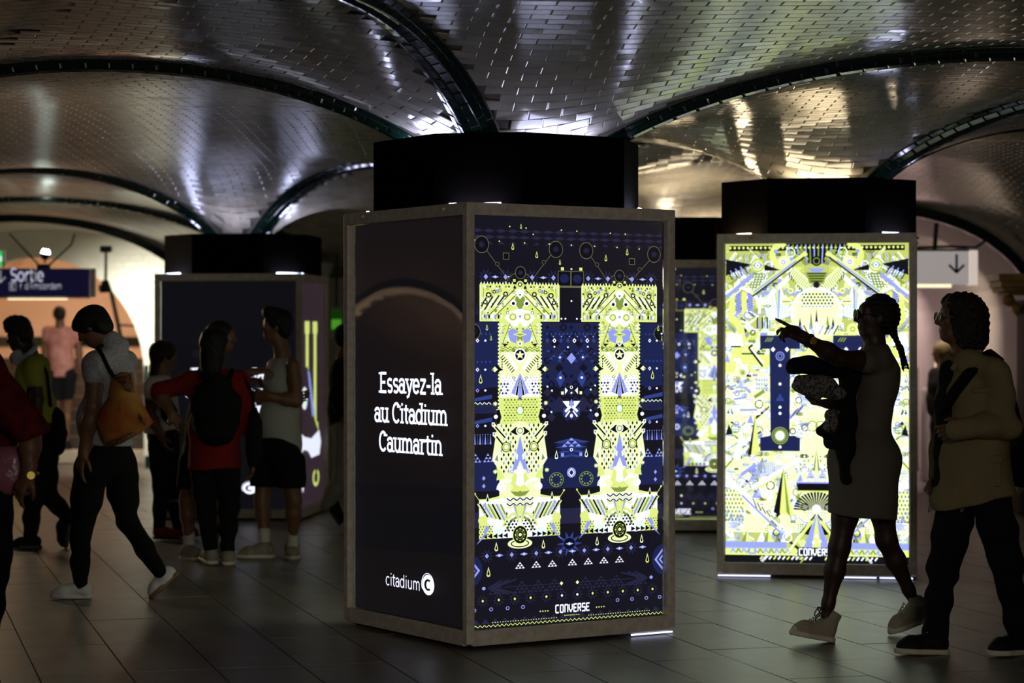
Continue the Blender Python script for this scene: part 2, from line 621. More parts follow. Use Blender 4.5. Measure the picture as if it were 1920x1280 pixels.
# far left: arched recess, then the white wall with the arched exit
wb = wall('wall_back', (-10, 25.5), (.9, 25.5), 3.6, .12, [(4.5, 2.1, 1.67, 1.16)], M_WALLDIM, 'far tiled wall with the wide arched recess of the exit')
arch_trim('arch_moulding', (-10, 25.5), (1, 0), 4.5, 2.1, 1.67, 1.16, .09, .06, M_GREEN, wb)
b1 = barrel('trim_1', -5.5, 2.1, 1.67, 1.16, 25.5, 27.2, M_WHITEWALL)
tag(b1, 'short white barrel vault in front of the exit stairs', kind='structure')
we = wall('wall_exit', (-9, 27.2), (-1.5, 27.2), 3.4, .25, [(9 - 5.65, 1.29, 1.12, 1.38)], M_WHITEWALL, 'brightly lit white tiled wall round the arched exit')
arch_trim('arch_moulding', (-9, 27.2), (1, 0), 9 - 5.65, 1.29, 1.12, 1.38, .07, .03, M_WHITEWALL, we)
wt = []
wt_me, WTV, WTF = unit_tile('wall_tile', M_WHITEWALL, .05)
for i in range(24):
    for j in range(28):
        x = -5.9 + i * .152 + (.076 if j % 2 else 0)
        z = .2 + j * .085
        u = (x + 5.65) / 1.37
        if (abs(u) < 1.05 and (z < 1.2 or ((z - 1.12) / 1.49) ** 2 + u * u < 1.08)):
            continue
        u2 = (x + 5.5) / 2.08
        if abs(u2) > .97 or (z > 1.6 and ((z - 1.67) / 1.12) ** 2 + u2 * u2 > .95):
            continue
        M4 = (Matrix(((1, 0, 0), (0, 0, 1), (0, -1, 0))).transposed().to_3x3().inverted() @ Matrix.Diagonal((.147, .080, .012))).to_4x4()
        M4 = Matrix.Translation((x, 27.2, z)) @ (Matrix.Rotation(math.radians(-90), 4, 'X') @ Matrix.Diagonal((.147, .080, .012, 1)))
        wt.append((x, 27.2, z, M4))
WTV2 = WTV * np.array((1, 1, 1))
lay_tiles(wt, we, wt_me, WTV2, WTF, 290, 'wall_tile', 'wall_tile_field', M_WHITEWALL)
gb = MB().box((-3.05, 27.17, .07), (2.6, .05, .15), bev=.01).build('baseboard_back', M_GREEN)
tag(gb, 'green tiled skirting at the foot of the white wall', kind='structure')
gs = MB().box((-4.33, 27.17, .95), (.05, .05, .55), bev=.01).build('trim_2', M_GREEN)
tag(gs, 'green tiled strip on the edge of the exit arch', kind='structure')
cor = barrel('wall_stairs', -5.65, 1.45, 1.5, 1.5, 27.45, 31.2, M_PINKWALL)
tag(cor, 'warm lit walls and vault over the exit stairs', kind='structure')
ew = MB().box((-5.65, 31.25, 1.6), (3.2, .1, 3.4)).build('wall_landing', M_PINKWALL)
tag(ew, 'orange lit end wall above the exit stairs', kind='structure')
MB().box((-5.65, 31.18, 1.50), (2.9, .04, .13), bev=.008).build('green_band', M_GREEN, ew)
st_root = empty('stairs', (-5.65, 28.2, 0))
tag(st_root, 'stairs climbing to the exit behind the blue sign', kind='structure')
for k in range(8):
    MB().box((0, k * .30 + .15 + (8 - k) * 0, (k + 1) * .08), (2.86, .30, (k + 1) * .16), bev=.012).build('step', M_LIGHTSTEP if k == 0 else M_STEP, st_root)
MB().box((0, 2.75, .64), (2.86, .7, 1.28), bev=.01).build('landing', M_LIGHTSTEP, st_root)
hr = empty('handrail', (-4.80, 27.9, 0))
tag(hr, 'dark handrail sloping along the wall of the exit stairs', 'handrail')
MB().tube([(-.07, -.1, 2.15), (0, .05, 1.7), (.08, .2, 1.2), (.12, .3, .9)], .026).build('rail', M_DARKMETAL, hr)
for y, z in ((.05, 1.7), (.2, 1.2)):
    MB().cyl((.02, y, z), (.50, y, z - .03), .014).build('bracket', M_DARKMETAL, hr)

# far right: arched opening to the ticket gates
wr = wall('wall_gates', (.9, 21.5), (10, 21.5), 3.6, .12, [(2.5, 1.5, 1.70, 1.0)], M_WALLDIM, 'tiled wall with the arched opening to the ticket gates')
arch_trim('arch_moulding', (.9, 21.5), (1, 0), 2.5, 1.5, 1.70, 1.0, .10, .06, M_GREEN, wr)
b2 = barrel('wall_corridor', 3.4, 1.5, 1.70, 1.0, 21.62, 29.0, M_WALLDIM)
tag(b2, 'vaulted corridor behind the ticket gates', kind='structure')
e2 = wall('wall_corridor_end', (1.8, 29.0), (5.0, 29.0), 3.0, .12, [], M_LAV, 'pale lavender end wall of the corridor')
for x0, y0, x1, y1, nm, lb in ((.9, 25.5, .9, 21.5, 'wall_link', 'short wall joining the two arched walls'),):
    wall(nm, (x0, y0), (x1, y1), 3.6, .1, [], M_WALLDIM, lb)
# the side walls of the hall, each with an arched passage (seen mirrored in the glossy posters)
wl = wall('wall_left', (-9.8, 25.5), (-9.8, -2), 3.6, .15, [(25.5 - 16.4, .95, 0.9, 1.06), (25.5 - 12.5, .95, .9, 1.06)], M_BROWN, 'brown side wall with arched passages')
wl.rotation_euler = (0, 0, 0)
for c in (25.5 - 16.4, 25.5 - 12.5):
    arch_trim('arch_moulding', (-9.8, 25.5), (0, -1), c, .95, .9, 1.06, .055, -.18, M_WHITEWALL, wl)
wr2 = wall('wall_right', (9.0, -2), (9.0, 21.5), 3.6, .15, [(9.6, 1.5, 1.3, 1.65)], M_BROWN, 'brown side wall with a lit passage')
arch_trim('arch_moulding', (8.85, -2), (0, 1), 9.6, 1.5, 1.3, 1.65, .25, -.05, M_WHITEWALL, wr2)
wall('wall_front', (-9.8, -2), (9.0, -2), 3.6, .15, [], M_BROWN, 'dark wall behind the viewer')
for nm, loc, sz, lb in (('wall_passage_left', (-11.6, 15, 1.7), (.1, 9, 3.6), 'end of the passages on the left'), ('wall_passage_right', (10.6, 7.5, 1.7), (.1, 6, 3.6), 'end of the passage on the right')):
    tag(MB().box(loc, sz).build(nm, M_PINKWALL), lb, kind='structure')

# plain columns that carry the vault where no kiosk wraps them
M_COLT = mat('column_tile', srgb(196, 190, 176), 0.2, bump=(10, .1))
for i, k in enumerate(('H', 'V')):
    x, y = NODE[k]
    m = MB()
    m.cyl((x, y, 0), (x, y, .16), .44, .44, 24)
    m.cyl((x, y, .16), (x, y, 1.75), .38, .38, 24)
    m.cyl((x, y, 1.75), (x, y, 2.3), .38, .58, 24)
    o = m.build('pillar', M_COLT, smooth=False)
    tag(o, ['round tiled pillar behind the middle kiosk', 'round tiled pillar at the far end behind the left kiosk'][i], kind='structure')


# ---------------------------------------------------------------- stroke lettering
def arc(cx, cy, rx, ry, a0, a1, n=12):
    return [(cx + rx * math.cos(math.radians(a0 + (a1 - a0) * i / n)), cy + ry * math.sin(math.radians(a0 + (a1 - a0) * i / n))) for i in range(n + 1)]


X = .5   # x-height
GL = {   # glyph: (advance, strokes, slab serif spots)
    'a': (.50, [arc(.21, .355, .17, .145, 165, 0) + [(.38, 0)], arc(.20, .15, .155, .15, 0, 360, 16)], [(.42, 0)]),
    'c': (.46, [arc(.23, .25, .2, .25, 50, 310, 14)], []),
    'd': (.54, [arc(.22, .25, .19, .25, 0, 360, 18), [(.42, 0), (.42, .74)]], [(.45, 0), (.37, .74)]),
    'e': (.48, [[(.04, .26), (.42, .26)] + arc(.23, .25, .2, .25, 5, 318, 16)], []),
    'i': (.26, [[(.12, 0), (.12, .5)], [(.12, .66), (.12, .72)]], [(.12, 0), (.08, .5)]),
    'l': (.26, [[(.12, 0), (.12, .74)]], [(.12, 0), (.08, .74)]),
    'm': (.82, [[(.1, 0), (.1, .5)], arc(.25, .32, .15, .18, 180, 0) + [(.40, 0)], arc(.55, .32, .15, .18, 180, 0) + [(.70, 0)]], [(.1, 0), (.4, 0), (.7, 0), (.07, .5)]),
    'n': (.56, [[(.1, 0), (.1, .5)], arc(.26, .32, .17, .18, 180, 0) + [(.43, 0)]], [(.1, 0), (.43, 0), (.07, .5)]),
    'o': (.52, [arc(.25, .25, .21, .25, 0, 360, 20)], []),
    'r': (.38, [[(.1, 0), (.1, .5)], arc(.27, .30, .17, .19, 180, 60)], [(.12, 0), (.07, .5)]),
    's': (.44, [arc(.22, .375, .15, .125, 40, 260, 10) + arc(.22, .125, .16, .125, 80, -140, 10)], []),
    't': (.34, [[(.14, .66), (.14, .12)] + arc(.24, .12, .10, .12, 180, 290, 6), [(.02, .5), (.3, .5)]], []),
    'u': (.56, [[(.1, .5), (.1, .18)] + arc(.26, .18, .16, .18, 180, 360), [(.43, .5), (.43, 0)]], [(.07, .5), (.4, .5), (.46, 0)]),
    'y': (.52, [[(.06, .5), (.26, .02)], [(.46, .5), (.22, -.12), (.1, -.18)]], [(.07, .5), (.45, .5)]),
    'z': (.46, [[(.06, .5), (.4, .5), (.06, 0), (.42, 0)]], []),
    '-': (.34, [[(.04, .26), (.28, .26)]], []),
    '.': (.2, [[(.1, 0), (.1, .05)]], []),
    "'": (.16, [[(.08, .74), (.07, .6)]], []),
    'C': (.60, [arc(.31, .36, .25, .36, 48, 312, 16)], [(.49, .6)]),
    'E': (.56, [[(.5, 0), (.12, 0), (.12, .72), (.5, .72)], [(.12, .37), (.42, .37)]], [(.08, 0), (.08, .72)]),
    'S': (.54, [arc(.26, .53, .2, .19, 35, 260, 12) + arc(.26, .18, .21, .18, 85, -145, 12)], []),
    'A': (.60, [[(.03, 0), (.29, .72), (.55, 0)], [(.14, .26), (.44, .26)]], []),
    'O': (.62, [[(.12, .05), (.12, .67), (.17, .72), (.45, .72), (.5, .67), (.5, .05), (.45, 0), (.17, 0), (.12, .05)]], []),
    'K': (.62, [[(.5, .72), (.17, .72), (.12, .67), (.12, .05), (.17, 0), (.5, 0)]], []),      # squared C
    'N': (.62, [[(.12, 0), (.12, .72), (.42, .72), (.5, .64), (.5, 0)]], []),
    'V': (.60, [[(.08, .72), (.08, .3), (.29, 0), (.5, .3), (.5, .72)]], []),
    'R': (.60, [[(.12, 0), (.12, .72), (.5, .72), (.5, .36), (.12, .36)], [(.34, .36), (.5, 0)]], []),
    'Z': (.58, [[(.5, .72), (.12, .72), (.12, .38), (.5, .38), (.5, 0), (.1, 0)]], []),        # squared S
    ' ': (.24, [], []),
}


def text_strokes(txt, weight, slab=False, track=0.0):
    """returns list of convex polygons in em units and the total width"""
    polys = []
    x = 0
    h = weight / 2
    for ch in txt:
        adv, strokes, serifs = GL[ch]
        for s in strokes:
            for i in range(len(s) - 1):
                (ax, ay), (bx, by) = s[i], s[i + 1]
                dx, dy = bx - ax, by - ay
                L = math.hypot(dx, dy) or 1
                nx_, ny_ = -dy / L * h, dx / L * h
                ex, ey = dx / L * h * .35, dy / L * h * .35
                polys.append([(x + ax + nx_ - ex, ay + ny_ - ey), (x + ax - nx_ - ex, ay - ny_ - ey), (x + bx - nx_ + ex, by - ny_ + ey), (x + bx + nx_ + ex, by + ny_ + ey)])
        if slab:
            for sx, sy in serifs:
                w, t = .135, .04
                polys.append([(x + sx - w, sy - t), (x + sx + w, sy - t), (x + sx + w, sy + t), (x + sx - w, sy + t)])
        x += adv + track
    return polys, x - track


# ---------------------------------------------------------------- printed posters, backlit
INK = {'navy': srgb(17, 16, 26), 'dusk': srgb(33, 33, 58), 'blue': srgb(44, 58, 126), 'lav': srgb(134, 144, 222), 'white': srgb(232, 236, 255),
       'yel': srgb(204, 218, 118), 'pale': srgb(224, 234, 176), 'olive': srgb(120, 140, 58), 'black': srgb(9, 10, 18), 'ink': srgb(9, 9, 13), 'mist': srgb(172, 180, 224), 'khaki': srgb(168, 178, 92), 'mint': srgb(214, 240, 226),
       'plum': srgb(46, 34, 42), 'line': srgb(98, 96, 70), 'dblue': srgb(24, 31, 70)}


def ink(key, gain):
    return mat('ink_%s_%d' % (key, int(gain * 100)), (.012, .012, .014), 0.5, 0.25, emit=INK[key], strength=gain)


class Art:
    """flat print: coloured shapes in layers; x to the right, y downwards in its own units"""

    def __init__(self, w, h, W, Hh, gain=1.0):
        self.w, self.h, self.W, self.H, self.gain = w, h, W, Hh, gain
        self.v, self.f, self.mi = [], [], []
        self.keys = []
        self.lay = 0

    def poly(self, pts, key, lay=None):
        if key not in self.keys:
            self.keys.append(key)
        lay = self.lay if lay is None else lay
        pts = [(min(max(x, 0), self.w), min(max(y, 0), self.h)) for x, y in pts]
        n = len(self.v)
        self.v += [((x / self.w - .5) * self.W, -lay * .00012, (.5 - y / self.h) * self.H) for x, y in pts]
        ar = sum(pts[i][0] * pts[(i + 1) % len(pts)][1] - pts[(i + 1) % len(pts)][0] * pts[i][1] for i in range(len(pts)))
        if abs(ar) < 1e-6:
            self.v = self.v[:n]
            return
        idx = list(range(n, n + len(pts)))
        if ar > 0:
            idx.reverse()
        self.f.append(tuple(idx))
        self.mi.append(self.keys.index(key))

    def rect(self, x0, y0, x1, y1, key, lay=None):
        self.poly([(x0, y0), (x1, y0), (x1, y1), (x0, y1)], key, lay)

    def circ(self, x, y, r, key, lay=None, n=14, ry=None):
        ry = ry or r
        self.poly([(x + r * math.cos(2 * math.pi * i / n), y + ry * math.sin(2 * math.pi * i / n)) for i in range(n)], key, lay)

    def ring(self, x, y, r, t, key, lay=None, n=18, a0=0, a1=360, ry=None):
        ry = ry or r
        for i in range(n):
            a, b = math.radians(a0 + (a1 - a0) * i / n), math.radians(a0 + (a1 - a0) * (i + 1) / n)
            q = lambda A, s: (x + (r + s) * math.cos(A), y + (ry + s) * math.sin(A))
            self.poly([q(a, -t / 2), q(b, -t / 2), q(b, t / 2), q(a, t / 2)], key, lay)

    def dia(self, x, y, rx, ry, key, lay=None):
        self.poly([(x - rx, y), (x, y - ry), (x + rx, y), (x, y + ry)], key, lay)

    def tri(self, x, y, w, h, key, lay=None):
        self.poly([(x - w / 2, y), (x, y - h), (x + w / 2, y)], key, lay)

    def line(self, pts, t, key, lay=None):
        for (ax, ay), (bx, by) in zip(pts, pts[1:]):
            L = math.hypot(bx - ax, by - ay) or 1
            nx_, ny_ = -(by - ay) / L * t / 2, (bx - ax) / L * t / 2
            self.poly([(ax + nx_, ay + ny_), (bx + nx_, by + ny_), (bx - nx_, by - ny_), (ax - nx_, ay - ny_)], key, lay)

    def zig(self, x0, x1, y, step, amp, t, key, lay=None):
        n = max(2, int((x1 - x0) / step))
        self.line([(x0 + (x1 - x0) * i / n, y + (amp if i % 2 else -amp)) for i in range(n + 1)], t, key, lay)

    def drop(self, x, y, s, key='yel', lay=None, fill='black'):
        sh = lambda k: [(x, y - 1.25 * s * k), (x + .32 * s * k, y), (x + .38 * s * k, y + .35 * s * k), (x + .2 * s * k, y + .7 * s * k), (x - .2 * s * k, y + .7 * s * k), (x - .38 * s * k, y + .35 * s * k), (x - .32 * s * k, y)]
        lay = self.lay if lay is None else lay
        self.poly(sh(1), key, lay)
        self.poly(sh(.6), fill, lay + 1)

    def star(self, x, y, r, key, lay=None, n=5, inner=.45, rot=-90):
        self.poly([(x + (r if i % 2 == 0 else r * inner) * math.cos(math.radians(rot + 180 * i / n)), y + (r if i % 2 == 0 else r * inner) * math.sin(math.radians(rot + 180 * i / n))) for i in range(2 * n)], key, lay)

    def text(self, txt, xc, yb, size, key, weight=.1, slab=False, lay=None, xs=1.0, track=0.0, width=None):
        ps, w = text_strokes(txt, weight, slab, track)
        if width:
            xs = width / (w * size)
        for p in ps:
            self.poly([(xc + (x - w / 2) * size * xs, yb - y * size) for x, y in p], key, lay)

    def build(self, name, parent, loc, rz):
        return mesh_obj(name, self.v, self.f, [ink(k, self.gain) for k in self.keys], parent, loc, rz, midx=self.mi)


def mir(a, cx):
    """returns a mirrored drawing helper round x = cx"""
    def f(fn, *args, **kw):
        getattr(a, fn)(*args, **kw)
        v, n = a.v, len(a.v)
    return f


def art_text():
    """dark poster with the white shop slogan; 222 x 800 units before foreshortening"""
    a = Art(222, 790, PW, PH, 1.5)
    a.rect(0, 0, 222, 790, 'ink', 0)
    a.text('Essayez-la', 111, 342, 52, 'white', .115, True, 2, width=122)
    a.text('au Citadium', 111, 402, 52, 'white', .115, True, 2, width=142)
    a.text('Caumartin', 111, 461, 52, 'white', .115, True, 2, width=124)
    a.text('citadium', 97, 732, 34, 'white', .07, False, 2, width=68)
    cx, cy = 146, 718
    a.circ(cx, cy, 11.5, 'white', 2, 22, ry=20)
    a.ring(cx - 1, cy - 1, 11.5, 1.2, 'white', 3, ry=21.5, a0=150, a1=330)
    a.ring(cx - .3, cy, 5.2, 4.2, 'ink', 4, 14, 50, 310, ry=9.5)
    return a
def totem(a, cx, L, rr):
    """one ornate capital I, mirrored about cx; L = first layer"""
    bo = lambda fn: (fn(1), fn(-1))
    X_ = lambda s, d: cx + s * d
    # silhouette
    a.poly([(cx - 78, 131), (cx + 78, 131), (cx + 78, 203), (cx + 40, 203), (cx + 40, 540), (cx + 62, 545), (cx + 79, 545), (cx + 79, 620), (cx - 79, 620), (cx - 79, 545), (cx - 62, 545), (cx - 40, 540), (cx - 40, 203), (cx - 78, 203)], 'yel', L)
    for i in range(26):
        x = cx - 75 + i * 6
        if abs(x - cx) > 14:
            a.tri(x, 131, 4, 5, 'pale', L)
    for i in range(36):
        bo(lambda s: a.poly([(X_(s, 40), 205 + i * 7), (X_(s, 43.5), 208.5 + i * 7), (X_(s, 40), 212 + i * 7)], 'pale', L))
    # tiny filling ornament
    for q in range(260):
        dx, y = rr.uniform(2, 38), rr.uniform(205, 540)
        if rr.random() < .42:
            dx, y = rr.uniform(4, 75), rr.choice((rr.uniform(134, 200), rr.uniform(552, 618)))
        key = rr.choice(('olive', 'white', 'black', 'pale', 'mint', 'lav', 'olive', 'black'))
        z = rr.uniform(1.6, 4.2)
        kd = rr.randrange(4)
        for s in (1, -1):
            x = X_(s, dx)
            if kd == 0:
                a.dia(x, y, z, z * 1.2, key, L + 2)
            elif kd == 1:
                a.ring(x, y, z * .8, 1.1, key, L + 2, 8)
            elif kd == 2:
                for k in range(3):
                    a.line([(x, y + k * 2.6), (x + s * z * 2, y + k * 2.6 + z * .4)], 1.1, key, L + 2)
            else:
                a.poly([(x, y - z), (x + s * z, y + z), (x - s * z, y + z)], key, L + 2)
    # upper serif: slanting stripes, beams, cogs
    for s in (1, -1):
        a.line([(X_(s, 4), 140), (X_(s, 52), 190)], 6, 'pale', L + 1)
        a.line([(X_(s, 2), 145), (X_(s, 48), 193)], 1.4, 'black', L + 2)
        a.line([(X_(s, 9), 139), (X_(s, 58), 189)], 1.4, 'black', L + 2)
        for k in range(8):
            x0 = 28 + k * 6.2
            a.line([(X_(s, x0), 150 + k * 1.2), (X_(s, min(x0 + 16, 75)), 150 + k * 1.2 + (22 + k) * (min(x0 + 16, 75) - x0) / 16)], 2.6, 'black' if k % 2 == 0 else 'white', L + 3)
        for (dx, dy, r) in ((61, 152, 5.5), (28, 150, 5), (67, 166, 4.5), (50, 146, 3.5)):
            a.circ(X_(s, dx), dy, r, 'black', L + 4)
            a.star(X_(s, dx), dy, r * .75, 'pale', L + 5)
        a.rect(min(X_(s, 40), X_(s, 46)), 141, max(X_(s, 40), X_(s, 46)), 147, 'lav', L + 4)
        for k in range(7):
            a.rect(min(X_(s, 34 + k * 6), X_(s, 37.5 + k * 6)), 190, max(X_(s, 34 + k * 6), X_(s, 37.5 + k * 6)), 196 + (k % 3) * 1.5, ('white', 'black', 'lav')[k % 3], L + 3)
        a.line([(X_(s, 77), 133), (X_(s, 77), 202)], 2, 'pale', L + 3)
        a.line([(X_(s, 70), 135), (X_(s, 74), 200)], 1.2, 'olive', L + 3)
        for k in range(9):
            a.rect(min(X_(s, 20 + 6 * k), X_(s, 23 + 6 * k)), 134, max(X_(s, 20 + 6 * k), X_(s, 23 + 6 * k)), 137.5, ('black', 'olive', 'white')[k % 3], L + 3)
        # mask face: eyes, cheeks
        a.poly([(cx, 178), (X_(s, 22), 184), (X_(s, 30), 196), (X_(s, 22), 206), (X_(s, 10), 214), (cx, 206)], 'white', L + 4)
        a.poly([(X_(s, 2), 152), (X_(s, 9), 156), (X_(s, 8), 170), (X_(s, 3), 178), (cx, 180), (cx, 156)], 'olive', L + 4)
        a.circ(X_(s, 13), 167, 6, 'white', L + 5)
        a.circ(X_(s, 13), 168, 3.2, 'black', L + 6)
        a.circ(X_(s, 14), 194, 7.5, 'yel', L + 6)
        a.ring(X_(s, 14), 194, 5.6, 1.2, 'olive', L + 7)
        a.circ(X_(s, 14), 194, 3.2, 'pale', L + 7)
        a.circ(X_(s, 24), 186, 3.3, 'olive', L + 6)
        a.circ(X_(s, 24), 186, 1.9, 'white', L + 7)
        a.circ(X_(s, 20), 214, 3.5, 'olive', L + 6)
        a.circ(X_(s, 20), 214, 2.2, 'white', L + 7)
        a.poly([(X_(s, 34), 206), (X_(s, 39), 206), (X_(s, 34), 262)], 'pale', L + 2)
        a.line([(X_(s, 22), 205), (X_(s, 37), 245)], 4, 'yel', L + 5)
        a.line([(X_(s, 19), 206), (X_(s, 34), 246)], 1, 'black', L + 6)
        a.poly([(X_(s, 3), 222), (X_(s, 14), 216), (X_(s, 24), 222), (X_(s, 20), 240), (X_(s, 8), 246)], 'lav', L + 3)
        for k in range(5):
            a.line([(X_(s, 26 + k), 210 + 6 * k), (X_(s, 36), 214 + 6 * k)], 1.1, 'olive', L + 4)
    a.dia(cx, 149, 9, 11, 'white', L + 6)
    a.rect(cx - 2, 149, cx + 2, 153, 'olive', L + 7)
    a.circ(cx, 193, 2.5, 'lav', L + 7)
    a.circ(cx, 131, 7, 'yel', L + 5)
    a.circ(cx, 131, 4.6, 'black', L + 6)
    a.star(cx, 131, 4, 'pale', L + 7)
    a.poly([(cx - 14, 228), (cx, 223), (cx + 14, 228), (cx, 233)], 'yel', L + 6)
    a.poly([(cx - 9, 228), (cx, 226.5), (cx + 9, 228), (cx, 230)], 'olive', L + 7)
    a.poly([(cx - 34, 246), (cx - 22, 246), (cx - 30, 252)], 'black', L + 6)
    a.poly([(cx + 34, 246), (cx + 22, 246), (cx + 30, 252)], 'black', L + 6)
    a.circ(cx, 246, 4.5, 'white', L + 6)
    a.circ(cx, 246, 2.4, 'olive', L + 7)
    # chevron field
    for k in range(5):
        a.zig(cx - 38, cx + 38, 254 + k * 5, 4.6, 2.2, 1.7, 'olive', L + 4)
    # star disc and slanting ladders
    a.circ(cx, 268, 12, 'white', L + 6, ry=13.5)
    a.circ(cx, 268, 9.4, 'black', L + 7, ry=10.6)
    a.star(cx, 268, 9, 'pale', L + 8)
    a.poly([(cx - 38, 262), (cx + 38, 262), (cx + 38, 310), (cx - 38, 310)], 'pale', L + 5)
    for s in (1, -1):
        a.poly([(X_(s, 5), 292), (X_(s, 22), 262), (X_(s, 28), 264), (X_(s, 8), 300)], 'white', L + 6)
        for k in range(8):
            a.line([(X_(s, 11 + k * 3), 296 - k * 4), (X_(s, 17 + k * 3), 302 - k * 4)], 1.7, 'black', L + 6)
        for k in range(5):
            a.dia(X_(s, 35), 276 + k * 5, 1.6, 2.2, 'black', L + 6)
        a.poly([(X_(s, 34), 296), (X_(s, 45), 287), (X_(s, 54), 296), (X_(s, 45), 303)], 'black', L + 6)
        a.poly([(X_(s, 43), 296), (X_(s, 49), 290), (X_(s, 55), 296), (X_(s, 49), 301)], 'pale', L + 7)
        a.dia(X_(s, 53), 296, 2.4, 3, 'olive', L + 8)
    # fan of lavender blades
    a.rect(cx - 38, 308, cx + 38, 350, 'white', L + 4)
    for r in range(6):
        for k in range(12):
            if abs(-33 + k * 6) > 7:
                a.circ(cx - 33 + k * 6 + (r % 2) * 3, 312 + r * 6, 1.1, 'lav', L + 5, 6)
    for s in (1, -1):
        a.poly([(cx, 302), (X_(s, 17), 342), (X_(s, 10), 345)], 'lav', L + 6)
        a.poly([(cx, 304), (X_(s, 9), 345), (X_(s, 5), 347)], 'black', L + 7)
        a.poly([(cx, 302), (X_(s, 4.5), 347), (cx, 352)], 'lav', L + 7)
        a.line([(cx, 332), (X_(s, 12), 314)], 1.2, 'olive', L + 8)
        a.circ(X_(s, 13), 312, 2.8, 'olive', L + 8)
        a.circ(X_(s, 13), 312, 1.5, 'white', L + 9)
        for q in range(5):
            for w in range(4):
                if (q + w) % 2 == 0:
                    a.dia(X_(s, 24 + q * 3.2), 324 + w * 6, 2, 3, 'black', L + 6)
        a.dia(X_(s, 31), 333, 5, 6, 'white', L + 7)
    # rows of small triangles
    a.rect(cx - 38, 352, cx + 38, 372, 'yel', L + 4)
    a.poly([(cx - 44, 372), (cx + 44, 372), (cx + 44, 402), (cx - 44, 402)], 'yel', L + 4)
    for r in range(9):
        n = 10
        for k in range(n):
            x = cx - 30 + k * 6.6 + (r % 2) * 3.3
            if abs(x - cx) > (6 if r in (4, 5, 6) else 2) and abs(x - cx) < 33:
                a.tri(x, 356 + r * 5, 4, 3.4, 'olive' if r % 3 else 'black', L + 6)
    a.tri(cx, 352, 0, 0, 'black', L + 6) if False else a.poly([(cx - 4, 350), (cx + 4, 350), (cx, 356)], 'black', L + 6)
    a.circ(cx, 376, 5.5, 'mint', L + 7, ry=7)
    a.ring(cx, 376, 6.6, 1.2, 'olive', L + 7, ry=8.2)
    for s in (1, -1):
        for k in range(3):
            a.poly([(X_(s, 46), 373 + k), (X_(s, 40 - 0 * k), 373), (X_(s, 33 + 2 * k), 388), (X_(s, 40), 401), (X_(s, 46), 401)], ('pale', 'olive', 'black')[k], L + 6 + k)
            a.circ(X_(s, 47), 387, 4, 'white', L + 9)
    # eye, arms, diamond cloth, nose
    a.poly([(cx - 44, 402), (cx + 44, 402), (cx + 54, 470), (cx + 40, 492), (cx + 40, 500), (cx - 40, 500), (cx - 40, 492), (cx - 54, 470)], 'pale', L + 4)
    for r in range(12):
        for k in range(9):
            x = cx - 36 + k * 9 + (r % 2) * 4.5
            if abs(x - cx) > 5 + max(0, r - 3) * 1.2 and abs(x - cx) < 38:
                a.dia(x, 405 + r * 8, 2.0, 4.2, 'black' if (k + r) % 3 else 'lav', L + 5)
    a.circ(cx, 413, 19, 'pale', L + 6, 18, ry=17)
    a.poly([(cx - 19, 417), (cx - 8, 408), (cx + 8, 408), (cx + 19, 417), (cx + 8, 423), (cx - 8, 423)], 'black', L + 7)
    a.circ(cx, 415, 8, 'white', L + 8, ry=8.5)
    a.circ(cx, 415, 6, 'olive', L + 9)
    a.circ(cx, 415, 4.2, 'pale', L + 10)
    for s in (1, -1):
        for (y0, dx) in ((402, 52), (421, 50)):
            a.line([(X_(s, dx), y0), (X_(s, 27), y0 + 27)], 7, 'pale', L + 7)
            a.line([(X_(s, dx - 4), y0 + 4), (X_(s, 29), y0 + 26)], 3, 'black', L + 8)
            a.rect(min(X_(s, dx - 3), X_(s, dx + 3)), y0 - 4, max(X_(s, dx - 3), X_(s, dx + 3)), y0 + 3, 'white', L + 9)
            a.rect(min(X_(s, dx - 1.5), X_(s, dx + 1.5)), y0 - 2.4, max(X_(s, dx - 1.5), X_(s, dx + 1.5)), y0 + 1.4, 'olive', L + 10)
        a.circ(X_(s, 27), 446, 9.5, 'black', L + 8, ry=10)
        a.circ(X_(s, 27), 446, 7.6, 'yel', L + 9, ry=8.6)
        a.ring(X_(s, 27), 446, 5.5, 1, 'olive', L + 10)
        a.circ(X_(s, 27), 446, 3.4, 'white', L + 10)
        a.poly([(X_(s, 42), 452), (X_(s, 52), 470), (X_(s, 40), 478)], 'white', L + 6)
        a.poly([(X_(s, 44), 460), (X_(s, 49), 470), (X_(s, 42), 474)], 'olive', L + 7)
        a.poly([(cx, 424), (X_(s, 15), 492), (X_(s, 7), 490), (cx, 472)], 'lav', L + 9)
        a.poly([(X_(s, 4), 462), (X_(s, 7), 458), (X_(s, 9), 468), (X_(s, 5), 472)], 'white', L + 10)
        # moustache curls, cheeks and lips
        a.poly([(X_(s, 34), 496), (X_(s, 46), 484), (X_(s, 44), 498), (X_(s, 46), 510), (X_(s, 30), 506)], 'yel', L + 8)
        a.ring(X_(s, 26), 528, 17, 6, 'white', L + 8, 12, 180, 300)
        a.circ(X_(s, 16), 494, 3.4, 'lav', L + 9)
        a.circ(X_(s, 16), 494, 1.8, 'white', L + 10)
        a.circ(X_(s, 36), 524, 8, 'white', L + 7)
        a.poly([(X_(s, 12), 496), (X_(s, 19), 516), (X_(s, 9), 530), (X_(s, 6), 500)], 'yel', L + 7)
        a.poly([(cx, 526), (X_(s, 8), 522), (X_(s, 19), 532), (X_(s, 10), 541), (cx, 543)], 'olive', L + 8)
        a.poly([(cx, 524), (X_(s, 8), 519), (X_(s, 20), 532), (cx, 534)], 'yel', L + 9)
    a.poly([(cx - 7, 484), (cx + 7, 484), (cx + 10, 524), (cx - 10, 524)], 'white', L + 6)
    a.circ(cx, 534, 2.6, 'olive', L + 10)
